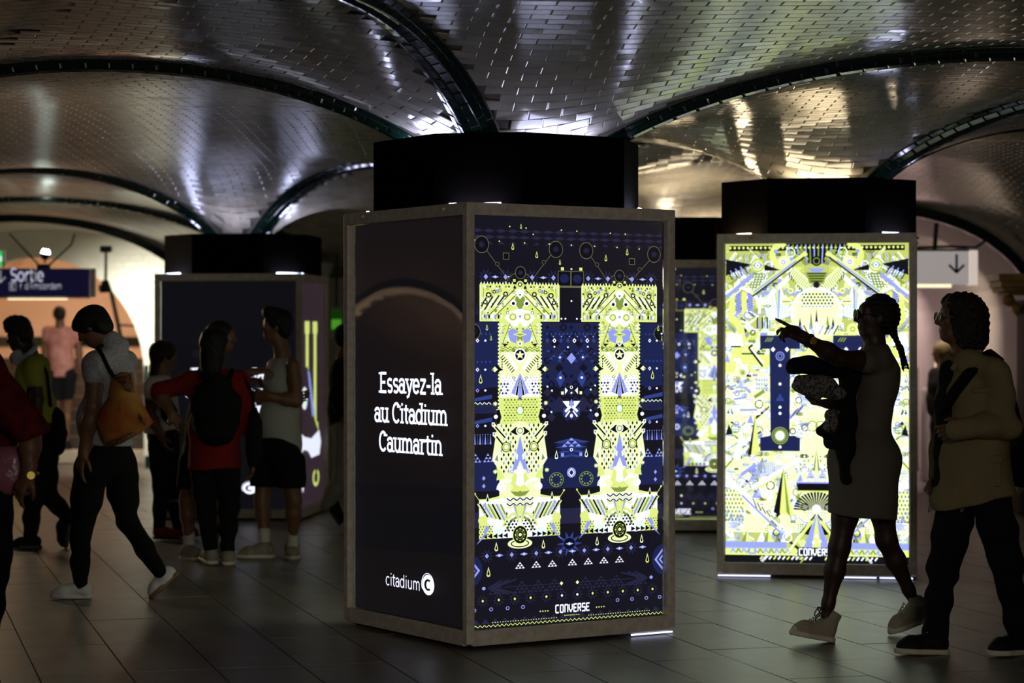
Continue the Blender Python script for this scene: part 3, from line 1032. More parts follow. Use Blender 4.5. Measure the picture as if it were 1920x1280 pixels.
    a.poly([(cx - 40, 500), (cx + 40, 500), (cx + 40, 545), (cx - 40, 545)], 'pale', L + 5)
    # lower serif
    a.poly([(cx - 79, 548), (cx - 30, 545), (cx + 30, 545), (cx + 79, 548), (cx + 79, 622), (cx - 79, 622)], 'white', L + 4)
    for k in range(4):
        a.zig(cx - 26, cx + 26, 548 + k * 5, 6.5, 2.6, 2.2, 'black' if k % 2 == 0 else 'yel', L + 9)
    for s in (1, -1):
        for k in range(6):
            x0 = 22 + k * 8
            a.line([(X_(s, x0), 590 - k * 2), (X_(s, x0 + 16), 556 - k * .5)], 3.4, ('olive', 'lav', 'black')[k % 3], L + 6)
            a.line([(X_(s, x0 + 4), 590 - k * 2), (X_(s, x0 + 20), 556 - k * .5)], 2.4, 'yel', L + 6)
        for k in range(8):
            a.rect(min(X_(s, 66 + (k % 2) * 4), X_(s, 68 + (k % 2) * 4)), 552 + k * 5, max(X_(s, 66 + (k % 2) * 4), X_(s, 68 + (k % 2) * 4)), 556 + k * 5, 'lav', L + 7)
        a.ring(cx, 606, 24, 5, 'olive', L + 7, 10, -90, -90 + s * 95)
        a.ring(cx, 606, 32, 7, 'yel', L + 7, 10, -90, -90 + s * 80)
        for k in range(3):
            q = math.radians(-80 + s * (20 + 22 * k)) if s > 0 else math.radians(-100 - (20 + 22 * k))
            a.circ(cx + 28 * math.cos(q), 606 + 28 * math.sin(q), 3, 'white', L + 8)
        a.poly([(cx, 560), (X_(s, 15), 558), (X_(s, 2), 598)], 'yel', L + 9)
        a.poly([(X_(s, 9), 560), (X_(s, 13), 558), (X_(s, 3), 590)], 'lav', L + 10)
        a.circ(X_(s, 72), 586, 9, 'yel', L + 8)
        a.poly([(X_(s, 79), 586), (X_(s, 79), 622), (X_(s, 48), 622), (X_(s, 54), 600), (X_(s, 66), 588)], 'yel', L + 7)
        for r in range(5):
            for k in range(5):
                a.circ(X_(s, 54 + k * 5.5 + (r % 2) * 2.6), 598 + r * 5, 1.3, 'black', L + 8, 6)
        a.poly([(X_(s, 66), 596), (X_(s, 72), 610), (X_(s, 68), 610), (X_(s, 84), 632), (X_(s, 62), 612), (X_(s, 66), 612), (X_(s, 58), 600)], 'lav', L + 10)
        a.poly([(X_(s, 33), 604), (X_(s, 50), 604), (X_(s, 54), 618), (X_(s, 32), 618)], 'mint', L + 9)
        for k in range(5):
            a.poly([(X_(s, 24 + k * 10), 612), (X_(s, 33 + k * 10), 617), (X_(s, 24 + k * 10), 622)], 'black', L + 10)
        for r in range(4):
            for k in range(4):
                a.dia(X_(s, 4 + k * 7 + (r % 2) * 3.5), 590 + r * 6, 2.6, 2.6, 'black', L + 8)
        a.drop(X_(s, 63), 546, 9, 'pale', L + 9)
        a.drop(X_(s, 26), 575, 7, 'pale', L + 9)
        a.drop(X_(s, 46), 640, 9, 'pale', L + 2)
        a.line([(X_(s, 78), 548), (X_(s, 87), 535)], 1.2, 'yel', L + 3)
        a.circ(X_(s, 87), 534, 2, 'yel', L + 3)
    a.circ(cx, 634, 24, 'pale', L + 2, 22, ry=10)
    a.ring(cx, 634, 17, 2.2, 'black', L + 3, ry=6.5)
    a.circ(cx, 617, 15, 'yel', L + 11, 22, ry=18.5)
    a.circ(cx, 617, 13.6, 'black', L + 12, 22, ry=17)
    a.ring(cx, 617, 9, 1, 'olive', L + 13, ry=11.5)
    a.ring(cx, 617, 6, 1.2, 'olive', L + 13, ry=7.4)
    a.circ(cx, 617, 3.2, 'pale', L + 13)
    for k in range(8):
        q = k * math.pi / 4
        a.circ(cx + 9 * math.cos(q), 617 + 11.5 * math.sin(q), 1.5, 'yel', L + 14, 6)


def art_pair():
    """dark poster with the pair of ornate capitals"""
    a = Art(384, 795, PW, PH, 1.35)
    rr = random.Random(11)
    a.rect(0, 0, 384, 795, 'navy', 0)
    # woven bands of the dark ground
    for y0, y1, k in ((205, 330, 'dblue'), (360, 380, 'dusk'), (470, 530, 'dblue'), (570, 600, 'dusk')):
        a.rect(0, y0, 384, y1, k, 1)
    for k in range(12):
        for q in range(7):
            a.dia(148 + q * 16 + (k % 2) * 8, 214 + k * 16, 8.5, 9, ('dblue', 'dusk', 'navy')[(k * 2 + q) % 3], 2)
            a.dia(148 + q * 16 + (k % 2) * 8, 214 + k * 16, 4, 4.4, ('navy', 'dblue', 'dusk')[(k + q) % 3], 3)
    for y in (28, 40):
        for k in range(17):
            a.poly([(k * 23, y), (k * 23 + 11, y - 4), (k * 23 + 23, y), (k * 23 + 11, y + 4)], 'dusk', 2)
    for k in range(17):
        a.tri(12 + k * 23, 54, 13, 6, 'dusk', 2)
    # dots, drops, lamps on threads
    for x, y in ((2, 17), (74, 19), (106, 21), (176, 23), (207, 24), (275, 26), (306, 27), (6, 47), (54, 48), (103, 50), (152, 51), (196, 52), (243, 53), (289, 54), (335, 56), (120, 33)):
        a.circ(x, y, 1.5, 'yel', 5, 6)
    for x, y, s in ((80, 59, 7), (127, 74, 7), (96, 19, 5), (173, 87, 5.5), (266, 77, 7), (310, 64, 7)):
        a.drop(x, y, s, 'yel', 5)
    for x, y, r in ((20, 55, 13), (165, 61, 13), (226, 62, 13), (366, 66, 13), (95, 108, 9.5), (294, 111, 9.5)):
        a.circ(x, y, r + 1, 'line', 4, 20, ry=(r + 1) * 1.2)
        a.circ(x, y, r, 'black', 5, 20, ry=r * 1.2)
        a.ring(x, y, r * .42, 1.2, 'dusk', 6, 8)
        a.rect(x - 3, y - 3, x + 3, y + 3, 'dusk', 6)
    for p, q, m in (((30, 67), (68, 118), (50, 92)), ((155, 72), (120, 118), (141, 87)), ((235, 73), (269, 120), (248, 89)), ((357, 78), (318, 120), (336, 97))):
        a.line([p, q], .9, 'line', 3)
        a.circ(m[0], m[1], 4, 'line', 4, 12)
        a.circ(m[0], m[1], 3.2, 'black', 5, 12)
    for x, y in ((67, 77), (320, 82)):
        a.rect(x - 6, y - 7, x + 6, y + 6, 'line', 4)
        a.rect(x - 5, y - 6, x + 5, y + 5, 'black', 5)
    for cx in (94, 294):
        a.ring(cx, 136, 28, 1, 'line', 4, 16, 180, 360)
        for s in (1, -1):
            a.rect(cx + s * 11 - 2.5, 121, cx + s * 11 + 2.5, 126, 'yel', 5)
            a.circ(cx + s * 22, 116, 1.6, 'yel', 5, 6)
            a.circ(cx + s * 28, 127, 1.6, 'yel', 5, 6)
    for x in (182, 208):
        a.rect(x - 13, 103, x + 13, 136, 'line', 4)
        a.rect(x - 12, 104, x + 12, 132, 'black', 5)
        a.circ(x, 118, 9, 'dblue', 6)
    for x, y in ((178, 99), (215, 99)):
        a.rect(x - 3, y - 3, x + 3, y + 3, 'yel', 6)
    a.circ(196, 99, 2, 'yel', 6)
    # rows of diamonds and feathered stars
    def feather(x, y, r, key):
        for k in range(10):
            q = k * math.pi / 5
            a.poly([(x + r * .45 * math.cos(q - .3), y + r * .45 * math.sin(q - .3)), (x + r * math.cos(q), y + r * math.sin(q)), (x + r * .45 * math.cos(q + .3), y + r * .45 * math.sin(q + .3))], key, 3)
    for x in (28, 66, 118, 160, 230, 270, 320, 360):
        feather(x, 117, 17, 'dusk')
        a.dia(x, 117, 4.4, 5.5, 'lav', 5)
    for x in (46, 140, 250, 342):
        a.dia(x, 117, 7, 3, 'lav', 5)
        a.circ(x, 117, 1.4, 'pale', 6, 6)
    for k in range(13):
        a.dia(148 + k * 8, 227, 2.4, 3.2, 'blue', 5)
        a.dia(152 + k * 8, 232, 1.6, 2, 'lav', 5) if k % 2 else None
    for k, x in enumerate((148, 162, 175, 189, 202, 216, 228, 241)):
        a.dia(x, 240, 4, 5, 'white' if k in (1, 4, 6) else 'blue', 6)
        if k in (1, 4, 6):
            a.dia(x, 240, 1.8, 2.3, 'navy', 7)
    for x, y in ((162, 252), (229, 252), (196, 162), (189, 253), (176, 197), (184, 197), (207, 197), (216, 197)):
        a.circ(x, y, 1.9, 'white', 6, 8)
    for r in range(5):
        for k in range(9):
            a.tri(150 + k * 11 + (r % 2) * 5, 262 + r * 5, 9, 5, ('blue', 'dblue', 'dusk')[(r + k) % 3], 4)
    for x, y, r in ((173, 273, 6), (219, 273, 6), (196, 275, 9)):
        a.dia(x, y, r, r * 1.25, 'lav' if r > 7 else 'blue', 6)
        if r < 7:
            a.circ(x, y, 2, 'white', 7, 8)
    for x in (174, 217):
        a.dia(x, 315, 9, 17, 'blue', 4)
        a.circ(x, 313, 2.6, 'mint', 6, 10)
    for x, y in ((157, 338), (235, 337), (156, 380), (235, 378), (148, 330), (244, 329)):
        a.circ(x, y, 2, 'mint', 6, 8)
        a.dia(x + 1.5, y + 2, 2, 2, 'blue', 5)
    # centre emblem
    a.poly([(183, 332), (189, 338), (183, 346)], 'white', 6)
    a.poly([(209, 332), (203, 338), (209, 346)], 'white', 6)
    for x in (178, 215):
        a.rect(x - 2.6, 340, x + 2.6, 346, 'pale', 6)
    a.ring(196, 332, 2.6, 1.2, 'white', 6, 10)
    a.circ(196, 343, 2, 'mint', 6)
    for s in (1, -1):
        a.poly([(196 + s * 4, 359), (196 + s * 18, 359), (196 + s * 8, 372), (196 + s * 14, 378), (196 + s * 11, 382), (196, 372), (196, 368), (196 + s * 5, 368)], 'white', 6)
        a.line([(196 + s * 3, 378), (196 + s * 12, 390)], 3, 'white', 6)
        a.poly([(196 + s * 10, 372), (196 + s * 17, 372), (196 + s * 17, 388), (196 + s * 9, 384)], 'blue', 5)
    a.dia(196, 364, 4, 9, 'lav', 7)
    a.dia(196, 388, 6, 9, 'blue', 6)
    a.circ(196, 388, 3, 'white', 8, ry=3.8)
    # pyramid, tears, wheel
    for r in range(3):
        for k in range(r + 1):
            a.tri(196 - r * 7 + k * 14, 434 + r * 6 + 3, 11, 6, 'lav', 6)
    for k in range(8):
        a.poly([(160 + k * 1.5, 440 + k * 5), (196, 432 + k * 5), (232 - k * 1.5, 440 + k * 5), (196, 446 + k * 4)], ('blue', 'dblue')[k % 2], 4)
    a.ring(196, 455, 2.6, 1.5, 'white', 6, 10)
    a.drop(166, 466, 9, 'mint', 6)
    a.drop(226, 464, 9, 'mint', 6)
    for x in (178, 215):
        a.rect(x - 3, 461, x + 3, 468, 'lav', 6)
    a.circ(196, 500, 9, 'lav', 6, 18, ry=10)
    a.dia(196, 500, 6.4, 8.5, 'white', 7)
    a.dia(196, 500, 4.4, 6, 'plum', 8)
    for x in (166, 226):
        a.ring(x, 513, 14, 1.2, 'olive', 5, 20)
        for k in range(10):
            q = k * math.pi / 5
            a.dia(x + 10 * math.cos(q), 513 + 10 * math.sin(q), 2.4, 2.4, 'olive', 5)
    # side borders
    for x0 in (0, 345):
        for k in range(6):
            a.poly([(x0 + 3 + k * 6, 190), (x0 + 5 + k * 6, 165), (x0 + 7 + k * 6, 190)], 'dblue', 3)
        for k in range(5):
            a.dia(x0 + 4 + k * 8, 227, 2, 2.6, 'blue', 4)
            a.dia(x0 + 4 + k * 8, 281, 2.2, 2.8, 'blue', 4)
        for k in range(8):
            a.tri(x0 + 2 + k * 5, 440, 3.2, 20, 'lav' if k % 2 else 'blue', 4)
            a.circ(x0 + 2 + k * 5, 421, .9, 'lav', 4, 6)
        for r in range(3):
            for k in range(r + 1):
                a.tri(x0 + 8 - r * 3 + k * 7, 462 + r * 6, 6, 5, 'lav', 4)
                a.tri(x0 + 32 - r * 3 + k * 7, 462 + r * 6, 6, 5, 'lav', 4)
        a.zig(x0, x0 + 38, 361, 4, 2.2, 1.2, 'mint', 5)
        for r in range(4):
            a.poly([(x0, 330 + r * 22), (x0 + 40, 322 + r * 22), (x0 + 40, 330 + r * 22), (x0, 336 + r * 22)], ('dblue', 'blue')[r % 2], 3)
        for y in (240, 296, 336, 404):
            a.dia(x0 + 12, y, 3.4, 4.2, 'white' if y < 300 else 'lav', 5)
            a.circ(x0 + 27, y, 2.2, 'white', 5, 8)
            a.dia(x0 + 12, y, 1.5, 2, 'navy', 6)
        a.drop(x0 + 18, 311 if x0 else 316, 9, 'yel', 6)
        a.drop(x0 + 30, 216, 6, 'yel', 6)
        a.drop(x0 + 38, 236, 5, 'yel', 6)
        for y in (505, 520):
            a.dia(x0 + 24, y, 3.5, 4.5, 'lav', 5)
            feather(x0 + 26, y, 13, 'dusk')
    for x, y in ((2, 223), (382, 226)):
        a.circ(x, y, 16, 'line', 4, 20)
        a.circ(x, y, 15, 'black', 5, 20)
        a.ring(x, y, 8, 1, 'dusk', 6, 14)
        a.circ(x, y, 2, 'white', 6, 8)
    for x, y in ((145, 362), (246, 361), (342, 360), (46, 362), (46, 493), (147, 493), (246, 488), (342, 485)):
        a.star(x, y, 5, 'pale', 5, 8, .5)
    totem(a, 94, 6, rr)
    totem(a, 294, 6, rr)
    # lower border
    for k in range(7):
        x = 30 + k * 48
        feather(x, 655, 15, 'dusk')
        a.dia(x, 655, 4, 5, 'lav', 5)
        a.dia(x + 24, 655, 8, 3.2, 'lav', 5)
        a.circ(x + 24, 655, 1.6, 'white', 6, 6)
    feather(192, 640, 26, 'blue')
    a.circ(192, 640, 10, 'black', 5, 18)
    a.dia(192, 640, 8, 3.4, 'lav', 6)
    a.circ(192, 640, 2, 'white', 7)
    for x in (94, 126, 158, 198, 230, 262, 294):
        for r in range(3):
            for k in range(r + 1):
                a.tri(x - r * 3.2 + k * 6.4, 670 + r * 4.4 + 4, 5.6, 4, 'white', 6)
    for x in (0, 384):
        a.circ(x, 682, 22, 'dblue', 4, 20, ry=30)
        a.dia(x, 682, 17, 22, 'lav', 5)
        a.dia(x, 682, 12, 16, 'dblue', 6)
        a.dia(x, 682, 8, 10, 'lav', 7)
        a.dia(x, 682, 4, 5, 'dblue', 8)
    a.drop(33, 688, 10, 'yel', 6)
    a.drop(352, 680, 10, 'yel', 6)
    for s in (1, -1):
        c = 192
        a.line([(c + s * 20, 717), (c + s * 130, 717)], 1.4, 'dusk', 5)
        a.dia(c + s * 16, 717, 3.4, 4, 'pale', 6)
        for k in range(3):
            a.line([(c + s * (105 + k * 14), 703), (c + s * (150 + k * 5), 717), (c + s * (105 + k * 14), 731)], 3, 'dusk', 4)
        a.circ(c + s * 168, 717, 3.4, 'lav', 5)
    for x in (50, 98, 130, 162, 224, 256, 288, 335):
        for r in range(4):
            for k in range(r + 1):
                a.tri(x - r * 4.4 + k * 8.8, 712 + r * 6, 8, 5.4, 'dusk', 4)
    for k in range(12):
        x = 22 + k * 31
        feather(x, 741, 13, 'dusk')
        a.circ(x, 741, 6, 'black', 4, 10)
        a.dia(x, 741, 2.6, 3.2, 'white' if k in (5, 6) else 'yel', 5)
    for k in range(8):
        x = (6, 38, 70, 100, 290, 320, 350, 378)[k]
        a.ring(x, 758, 3, 1.4, 'lav', 5, 10)
    for k in range(20):
        a.poly([(8 + k * 19, 776), (17 + k * 19, 786), (0 + k * 19, 786)], 'dusk', 3)
    a.text('KONVERZE', 198, 774, 20, 'white', .15, False, 7, width=70)
    for s in (1, -1):
        for k in range(4):
            a.circ(198 + s * (49 + k * 5), 769, 1.5, 'yel', 5, 6)
    for k in range(64):
        if not 25 < k < 38:
            a.rect(40 + k * 5, 783, 42 + k * 5, 784.4, 'yel', 5)
    for k in range(8):
        a.rect(182 + k * 4, 779.5, 184 + k * 4, 781.5, 'yel', 5)
    a.zig(0, 384, 790, 4.2, 2.2, 1.1, 'yel', 5)
    return a


def art_busy():
    """bright poster of interlocking ornament in yellow, white and lavender with dark capitals"""
    W, H = 366, 618
    a = Art(W, H, PW, PH, 1.6)
    rr = random.Random(5)
    a.rect(0, 0, W, H, 'khaki', 0)
    c = W / 2
    a.rect(0, 170, W, 250, 'yel', 1)
    a.rect(0, 250, W, 560, 'pale', 1)
    def both(fn):
        fn(1)
        fn(-1)
    P_ = lambda s, d: c + s * d
    # interlocking small ornament, mirrored
    for q in range(760):
        dx, y = rr.uniform(4, 180), rr.uniform(16, 600)
        w = rr.choice(('lav', 'white', 'white', 'olive', 'mint', 'lav', 'black', 'pale', 'yel', 'mint') if y < 190 or rr.random() < .25 else ('white', 'mist', 'mint', 'lav', 'white', 'mist', 'yel', 'olive', 'navy'))
        kind = rr.randrange(6)
        z = rr.uniform(5, 15)
        dr = rr.choice((-1, 1)) * rr.uniform(.4, 1.2)
        for s in (1, -1):
            x = P_(s, dx)
            if kind == 0:
                for k in range(4):
                    a.line([(x + s * k * 3.6, y - k * dr), (x + s * (k * 3.6 + z), y + z * dr - k * dr)], 1.7, w, 2)
            elif kind == 1:
                a.poly([(x, y - z), (x + s * z * .8, y + z * .6), (x - s * z * .5, y + z * .7)], w, 2)
            elif kind == 2:
                a.line([(x, y), (x + s * z * 2.4, y + z * 2.4 * dr)], rr.uniform(3, 7), w, 2)
            elif kind == 3:
                for k in range(9):
                    a.circ(x + (k % 3) * 4.4 * s, y + k // 3 * 4.4, 1.3, w, 3, 6)
            elif kind == 4:
                a.ring(x, y, z * .7, 2.2, w, 3, 10)
            else:
                a.rect(min(x, x + s * z), y, max(x, x + s * z), y + z * .5, w, 2)
                a.line([(x, y + z * .25), (x + s * z, y + z * .25)], 1.2, 'olive', 3)
    # dark top band with zigzags
    a.rect(8, 4, W - 8, 14, 'black', 2)
    for k in range(40):
        a.dia(10 + k * 8.8, 8, 3, 3, 'yel', 3)
    a.poly([(c - 62, 0), (c + 62, 0), (c + 30, 30), (c, 44), (c - 30, 30)], 'black', 2)
    for k in range(14):
        a.line([(c - 56 + k * 8.6, 2), (c - 50 + k * 7.6, 38)], 2.6, ('lav', 'olive')[k % 2], 3)
    for r in range(4):
        for k in range(15):
            both(lambda s: a.line([(P_(s, 78 + k * 6), 20 + r * 10), (P_(s, 81 + k * 6), 26 + r * 10), (P_(s, 78 + k * 6), 31 + r * 10)], 2, ('lav', 'olive')[k % 2], 2))
    # eyes
    def eye(x, y, r):
        a.circ(x, y, r, 'yel', 6)
        a.ring(x, y, r * .86, 1.4, 'olive', 7)
        a.poly([(x - r * .75, y), (x - r * .25, y - r * .42), (x + r * .25, y - r * .42), (x + r * .75, y), (x + r * .25, y + r * .42), (x - r * .25, y + r * .42)], 'lav', 8)
        a.circ(x, y, r * .34, 'white', 9)
        a.circ(x, y, r * .16, 'olive', 10)
    both(lambda s: eye(P_(s, 118), 42, 14))
    for s in (1, -1):
        a.poly([(P_(s, 182), 30), (P_(s, 130), 40), (P_(s, 182), 62)], 'black', 4)
        a.poly([(P_(s, 106), 40), (P_(s, 70), 52), (P_(s, 104), 52)], 'black', 4)
        # curled fish head beside the centre
        a.ring(P_(s, 66), 22, 22, 12, 'yel', 5, 14, -100, 100) if s > 0 else a.ring(P_(s, 66), 22, 22, 12, 'yel', 5, 14, 80, 280)
        a.circ(P_(s, 64), 36, 12, 'pale', 6)
        a.circ(P_(s, 66), 36, 4.6, 'lav', 7)
        a.circ(P_(s, 66), 36, 2.2, 'white', 8)
        a.circ(P_(s, 82), 15, 4, 'lav', 7)
        # beams
        a.line([(P_(s, 20), 18), (P_(s, 130), 98)], 9, 'yel', 8)
        a.line([(P_(s, 24), 26), (P_(s, 128), 102)], 3.4, 'black', 9)
        a.line([(P_(s, 40), 33), (P_(s, 126), 94)], 3.2, 'lav', 9)
        a.line([(P_(s, 183), 104), (P_(s, 128), 60)], 8, 'lav', 7)
        a.line([(P_(s, 183), 114), (P_(s, 124), 66)], 3, 'pale', 8)
        a.line([(P_(s, 52), 62), (P_(s, 96), 104)], 8, 'white', 5)
        # hatched blocks
        a.poly([(P_(s, 126), 56), (P_(s, 100), 60), (P_(s, 120), 92), (P_(s, 146), 78)], 'olive', 4)
        for r in range(6):
            for k in range(6):
                a.circ(P_(s, 106 + k * 6 + r * 1.5), 62 + r * 5, 1.7, 'white', 5, 6)
        for k in range(7):
            a.line([(P_(s, 148 + k * 5), 42 + k * 2), (P_(s, 138 + k * 5), 58 + k * 2)], 2.4, ('black', 'lav')[k % 2], 5)
        # ladder strips to the centre
        a.poly([(P_(s, 8), 76), (P_(s, 44), 46), (P_(s, 56), 58), (P_(s, 22), 94)], 'pale', 5)
        for k in range(11):
            a.line([(P_(s, 12 + k * 3.4), 76 - k * 2.8), (P_(s, 22 + k * 3.4), 90 - k * 2.8)], 1.5, 'olive', 6)
        for k in range(7):
            a.line([(P_(s, 30 + k * 4), 86 - k * 3), (P_(s, 30 + k * 4), 97 - k * 7)], 2, 'black', 6)
        # quarter arches
        a.ring(P_(s, 156), 128, 42, 5, 'white', 6, 16, *((-90, -190) if s < 0 else (-90, 10)))
        a.ring(P_(s, 156), 128, 42, 5, 'white', 6, 16, *((-90, 10) if s < 0 else (-90, -190)))
        for k in range(4):
            a.poly([(P_(s, 128 + k * 12), 92 + (k % 2) * 4), (P_(s, 138 + k * 12), 92), (P_(s, 138 + k * 12), 132 + k * 3), (P_(s, 128 + k * 12), 128 + k * 3)], ('lav', 'yel')[k % 2], 4)
            for q in range(8):
                a.line([(P_(s, 128 + k * 12), 96 + q * 5), (P_(s, 138 + k * 12), 92 + q * 5)], .9, 'navy', 5) if k % 2 == 0 else None
        a.ring(P_(s, 190), 180, 40, 14, 'yel', 5, 12, *((120, 250) if s > 0 else (-70, 60)))
        a.poly([(P_(s, 150), 176), (P_(s, 178), 172), (P_(s, 183), 200), (P_(s, 146), 198)], 'mint', 6)
        a.rect(min(P_(s, 152), P_(s, 172)), 198, max(P_(s, 152), P_(s, 172)), 201, 'black', 7)
        # dotted wedge and long needles
        a.poly([(P_(s, 60), 100), (P_(s, 110), 104), (P_(s, 96), 150), (P_(s, 52), 140)], 'mint', 3)
        for r in range(9):
            for k in range(9):
                a.circ(P_(s, 58 + k * 6 - r * .6), 104 + r * 5, 1, 'olive', 4, 5)
        a.poly([(P_(s, 84), 78), (P_(s, 72), 82), (P_(s, 76), 160)], 'lav', 5)
        a.poly([(P_(s, 82), 80), (P_(s, 77), 82), (P_(s, 77), 140)], 'yel', 6)
        a.circ(P_(s, 60), 112, 9, 'pale', 5)
        a.rect(min(P_(s, 52), P_(s, 68)), 111, max(P_(s, 52), P_(s, 68)), 113.6, 'olive', 6)
        a.dia(P_(s, 97), 121, 7, 3.2, 'black', 6)
        a.dia(P_(s, 97), 121, 4, 1.8, 'pale', 7)
        for k in range(6):
            a.rect(min(P_(s, 92 + k * 5), P_(s, 95 + k * 5)), 148 - (k % 2) * 5, max(P_(s, 92 + k * 5), P_(s, 95 + k * 5)), 165, ('lav', 'black')[k % 2], 6)
        for k in range(5):
            a.line([(P_(s, 118 + k * 6), 138 + k * 3), (P_(s, 132 + k * 5), 128 + k * 4)], 2.6, ('lav', 'black', 'white')[k % 3], 6)
        # pairs of circles over the capitals
        a.circ(P_(s, 72), 166, 12, 'yel', 7)
        a.ring(P_(s, 72), 166, 8.4, 1.8, 'pale', 8)
        a.ring(P_(s, 72), 166, 4, 1.6, 'olive', 8)
        a.line([(P_(s, 96), 188), (P_(s, 82), 172)], 4, 'mint', 9)
        # chevron pointing outward, drawers, slots
        a.line([(P_(s, 108), 238), (P_(s, 136), 202), (P_(s, 128), 196)], 4, 'black', 6)
        a.line([(P_(s, 106), 232), (P_(s, 132), 202)], 3, 'white', 7)
        a.rect(min(P_(s, 104), P_(s, 150)), 214, max(P_(s, 104), P_(s, 150)), 234, 'yel', 5)
        a.rect(min(P_(s, 104), P_(s, 150)), 212, max(P_(s, 104), P_(s, 150)), 215, 'black', 6)
        a.circ(P_(s, 148), 250, 6, 'olive', 6)
        a.ring(P_(s, 148), 250, 4, 1, 'pale', 7)
        for r in range(3):
            for k in range(5):
                a.rect(min(P_(s, 98 + k * 5), P_(s, 101 + k * 5)), 262 + r * 8, max(P_(s, 98 + k * 5), P_(s, 101 + k * 5)), 267 + r * 8, 'lav', 5)
        for k in range(9):
            a.line([(P_(s, 112 + k * 7), 330 - k * 8), (P_(s, 150 + k * 4), 330 - k * 7)], 4, ('white', 'lav', 'mint')[k % 3], 4)
        a.ring(P_(s, 160), 290, 5, 2.4, 'lav', 6)
        # stripes beside the capitals
        for k in range(5):
            a.line([(P_(s, 14 + k * 7), 246 + k * 7), (P_(s, 34 + k * 7), 228 + k * 7)], 2.6, ('lav', 'white', 'navy')[k % 3], 6)
            a.line([(P_(s, 22 + k * 5), 310 + k * 3), (P_(s, 36 + k * 5), 328 + k * 3)], 2, ('lav', 'navy')[k % 2], 6)
        # spires
        a.poly([(P_(s, 138), 410), (P_(s, 122), 330), (P_(s, 114), 410)], 'yel', 6)
        a.poly([(P_(s, 138), 410), (P_(s, 122), 330), (P_(s, 131), 410)], 'black', 7)
        a.poly([(P_(s, 168), 370), (P_(s, 183), 372), (P_(s, 176), 350)], 'navy', 6)
        a.poly([(P_(s, 152), 420), (P_(s, 150), 350), (P_(s, 166), 420)], 'mint', 5)
        for k in range(9):
            a.rect(min(P_(s, 84 + k * 4), P_(s, 86 + k * 4)), 424 - k % 3, max(P_(s, 84 + k * 4), P_(s, 86 + k * 4)), 452, 'lav', 6)
        for k in range(7):
            a.rect(min(P_(s, 96 + k * 4), P_(s, 98.4 + k * 4)), 404, max(P_(s, 96 + k * 4), P_(s, 98.4 + k * 4)), 412, 'black' if k % 2 else 'olive', 6)
        a.line([(P_(s, 34), 418), (P_(s, 130), 474)], 8, 'white', 7)
        a.line([(P_(s, 40), 428), (P_(s, 128), 480)], 2.6, 'yel', 8)
        a.line([(P_(s, 182), 452), (P_(s, 70), 548)], 7, 'white', 6)
        a.line([(P_(s, 150), 488), (P_(s, 72), 560)], 4, 'lav', 7)
        a.ring(P_(s, 186), 528, 60, 9, 'white', 5, 14, *((180, 270) if s > 0 else (-90, 0)))
        for k in range(12):
            a.line([(P_(s, 128 - k * 4.6), 494 + k * 4), (P_(s, 120 - k * 4.6), 512 + k * 3)], 2.2, ('black', 'pale')[k % 2], 8)
        a.poly([(P_(s, 86), 520), (P_(s, 66), 432), (P_(s, 46), 528)], 'yel', 7)
        a.poly([(P_(s, 86), 520), (P_(s, 66), 432), (P_(s, 74), 528)], 'black', 8)
        a.poly([(P_(s, 60), 520), (P_(s, 66), 432), (P_(s, 52), 530)], 'olive', 8)
        for r in range(9):
            for k in range(6):
                a.dia(P_(s, 148 + k * 7 + (r % 2) * 3.5), 472 + r * 8, 2.6, 3.2, 'olive', 4)
        a.poly([(P_(s, 108), 530), (P_(s, 142), 524), (P_(s, 146), 560), (P_(s, 104), 560)], 'pale', 8)
        for k in range(2):
            x = 96 + k * 44
            a.tri(P_(s, x), 578, 20, 22, 'yel', 9)
            a.poly([(P_(s, x), 556), (P_(s, x + 10), 578), (P_(s, x + 2), 578)], 'olive', 10)
        a.rect(min(P_(s, 60), P_(s, 183)), 578, max(P_(s, 60), P_(s, 183)), 592, 'lav', 8)
        a.rect(min(P_(s, 40), P_(s, 183)), 590, max(P_(s, 40), P_(s, 183)), 604, 'yel', 8)
        for k in range(11):
            a.line([(P_(s, 52 + k * 11), 600), (P_(s, 58 + k * 11), 592), (P_(s, 62 + k * 11), 600)], 3, ('lav', 'olive')[k % 2], 9)
        a.rect(min(P_(s, 122), P_(s, 136)), 588, max(P_(s, 122), P_(s, 136)), 602, 'lav', 10)
        a.rect(min(P_(s, 125), P_(s, 133)), 591, max(P_(s, 125), P_(s, 133)), 599, 'yel', 11)
        a.poly([(P_(s, 14), 536), (P_(s, 60), 606), (P_(s, 4), 536)], 'yel', 10)
        a.poly([(P_(s, 4), 530), (P_(s, 40), 570), (P_(s, 62), 604), (P_(s, 24), 560)], 'mint', 9)
    # centre head, arch and sunburst
    a.circ(c, 34, 10, 'black', 8)
    a.ring(c, 34, 6, 1.6, 'olive', 9)
    a.poly([(c - 18, 48), (c + 18, 48), (c + 8, 56), (c - 8, 56)], 'lav', 7)
    a.poly([(c - 22, 56), (c + 22, 56), (c + 14, 78), (c - 14, 78)], 'olive', 6)
    for k in range(4):
        a.line([(c - 18 + k * 2, 58 + k * 5), (c + 18 - k * 2, 58 + k * 5)], 2, 'black', 7)
    a.star(c, 80, 8, 'navy', 8, 8, .7)
    a.circ(c, 136, 52, 'pale', 3, 28)
    a.ring(c, 136, 50, 4.4, 'white', 6, 24, 170, 370)
    for r in range(5):
        for k in range(9):
            a.dia(c - 28 + k * 7 + (r % 2) * 3.5, 98 + r * 6, 2.6, 2.6, 'navy' if r < 4 else 'lav', 5)
    for k in range(7):
        x = c - 33 + k * 11
        a.poly([(x - 4, 166), (x, 124 + abs(k - 3) * 6), (x + 4, 166)], ('black', 'pale', 'olive')[k % 3], 5)
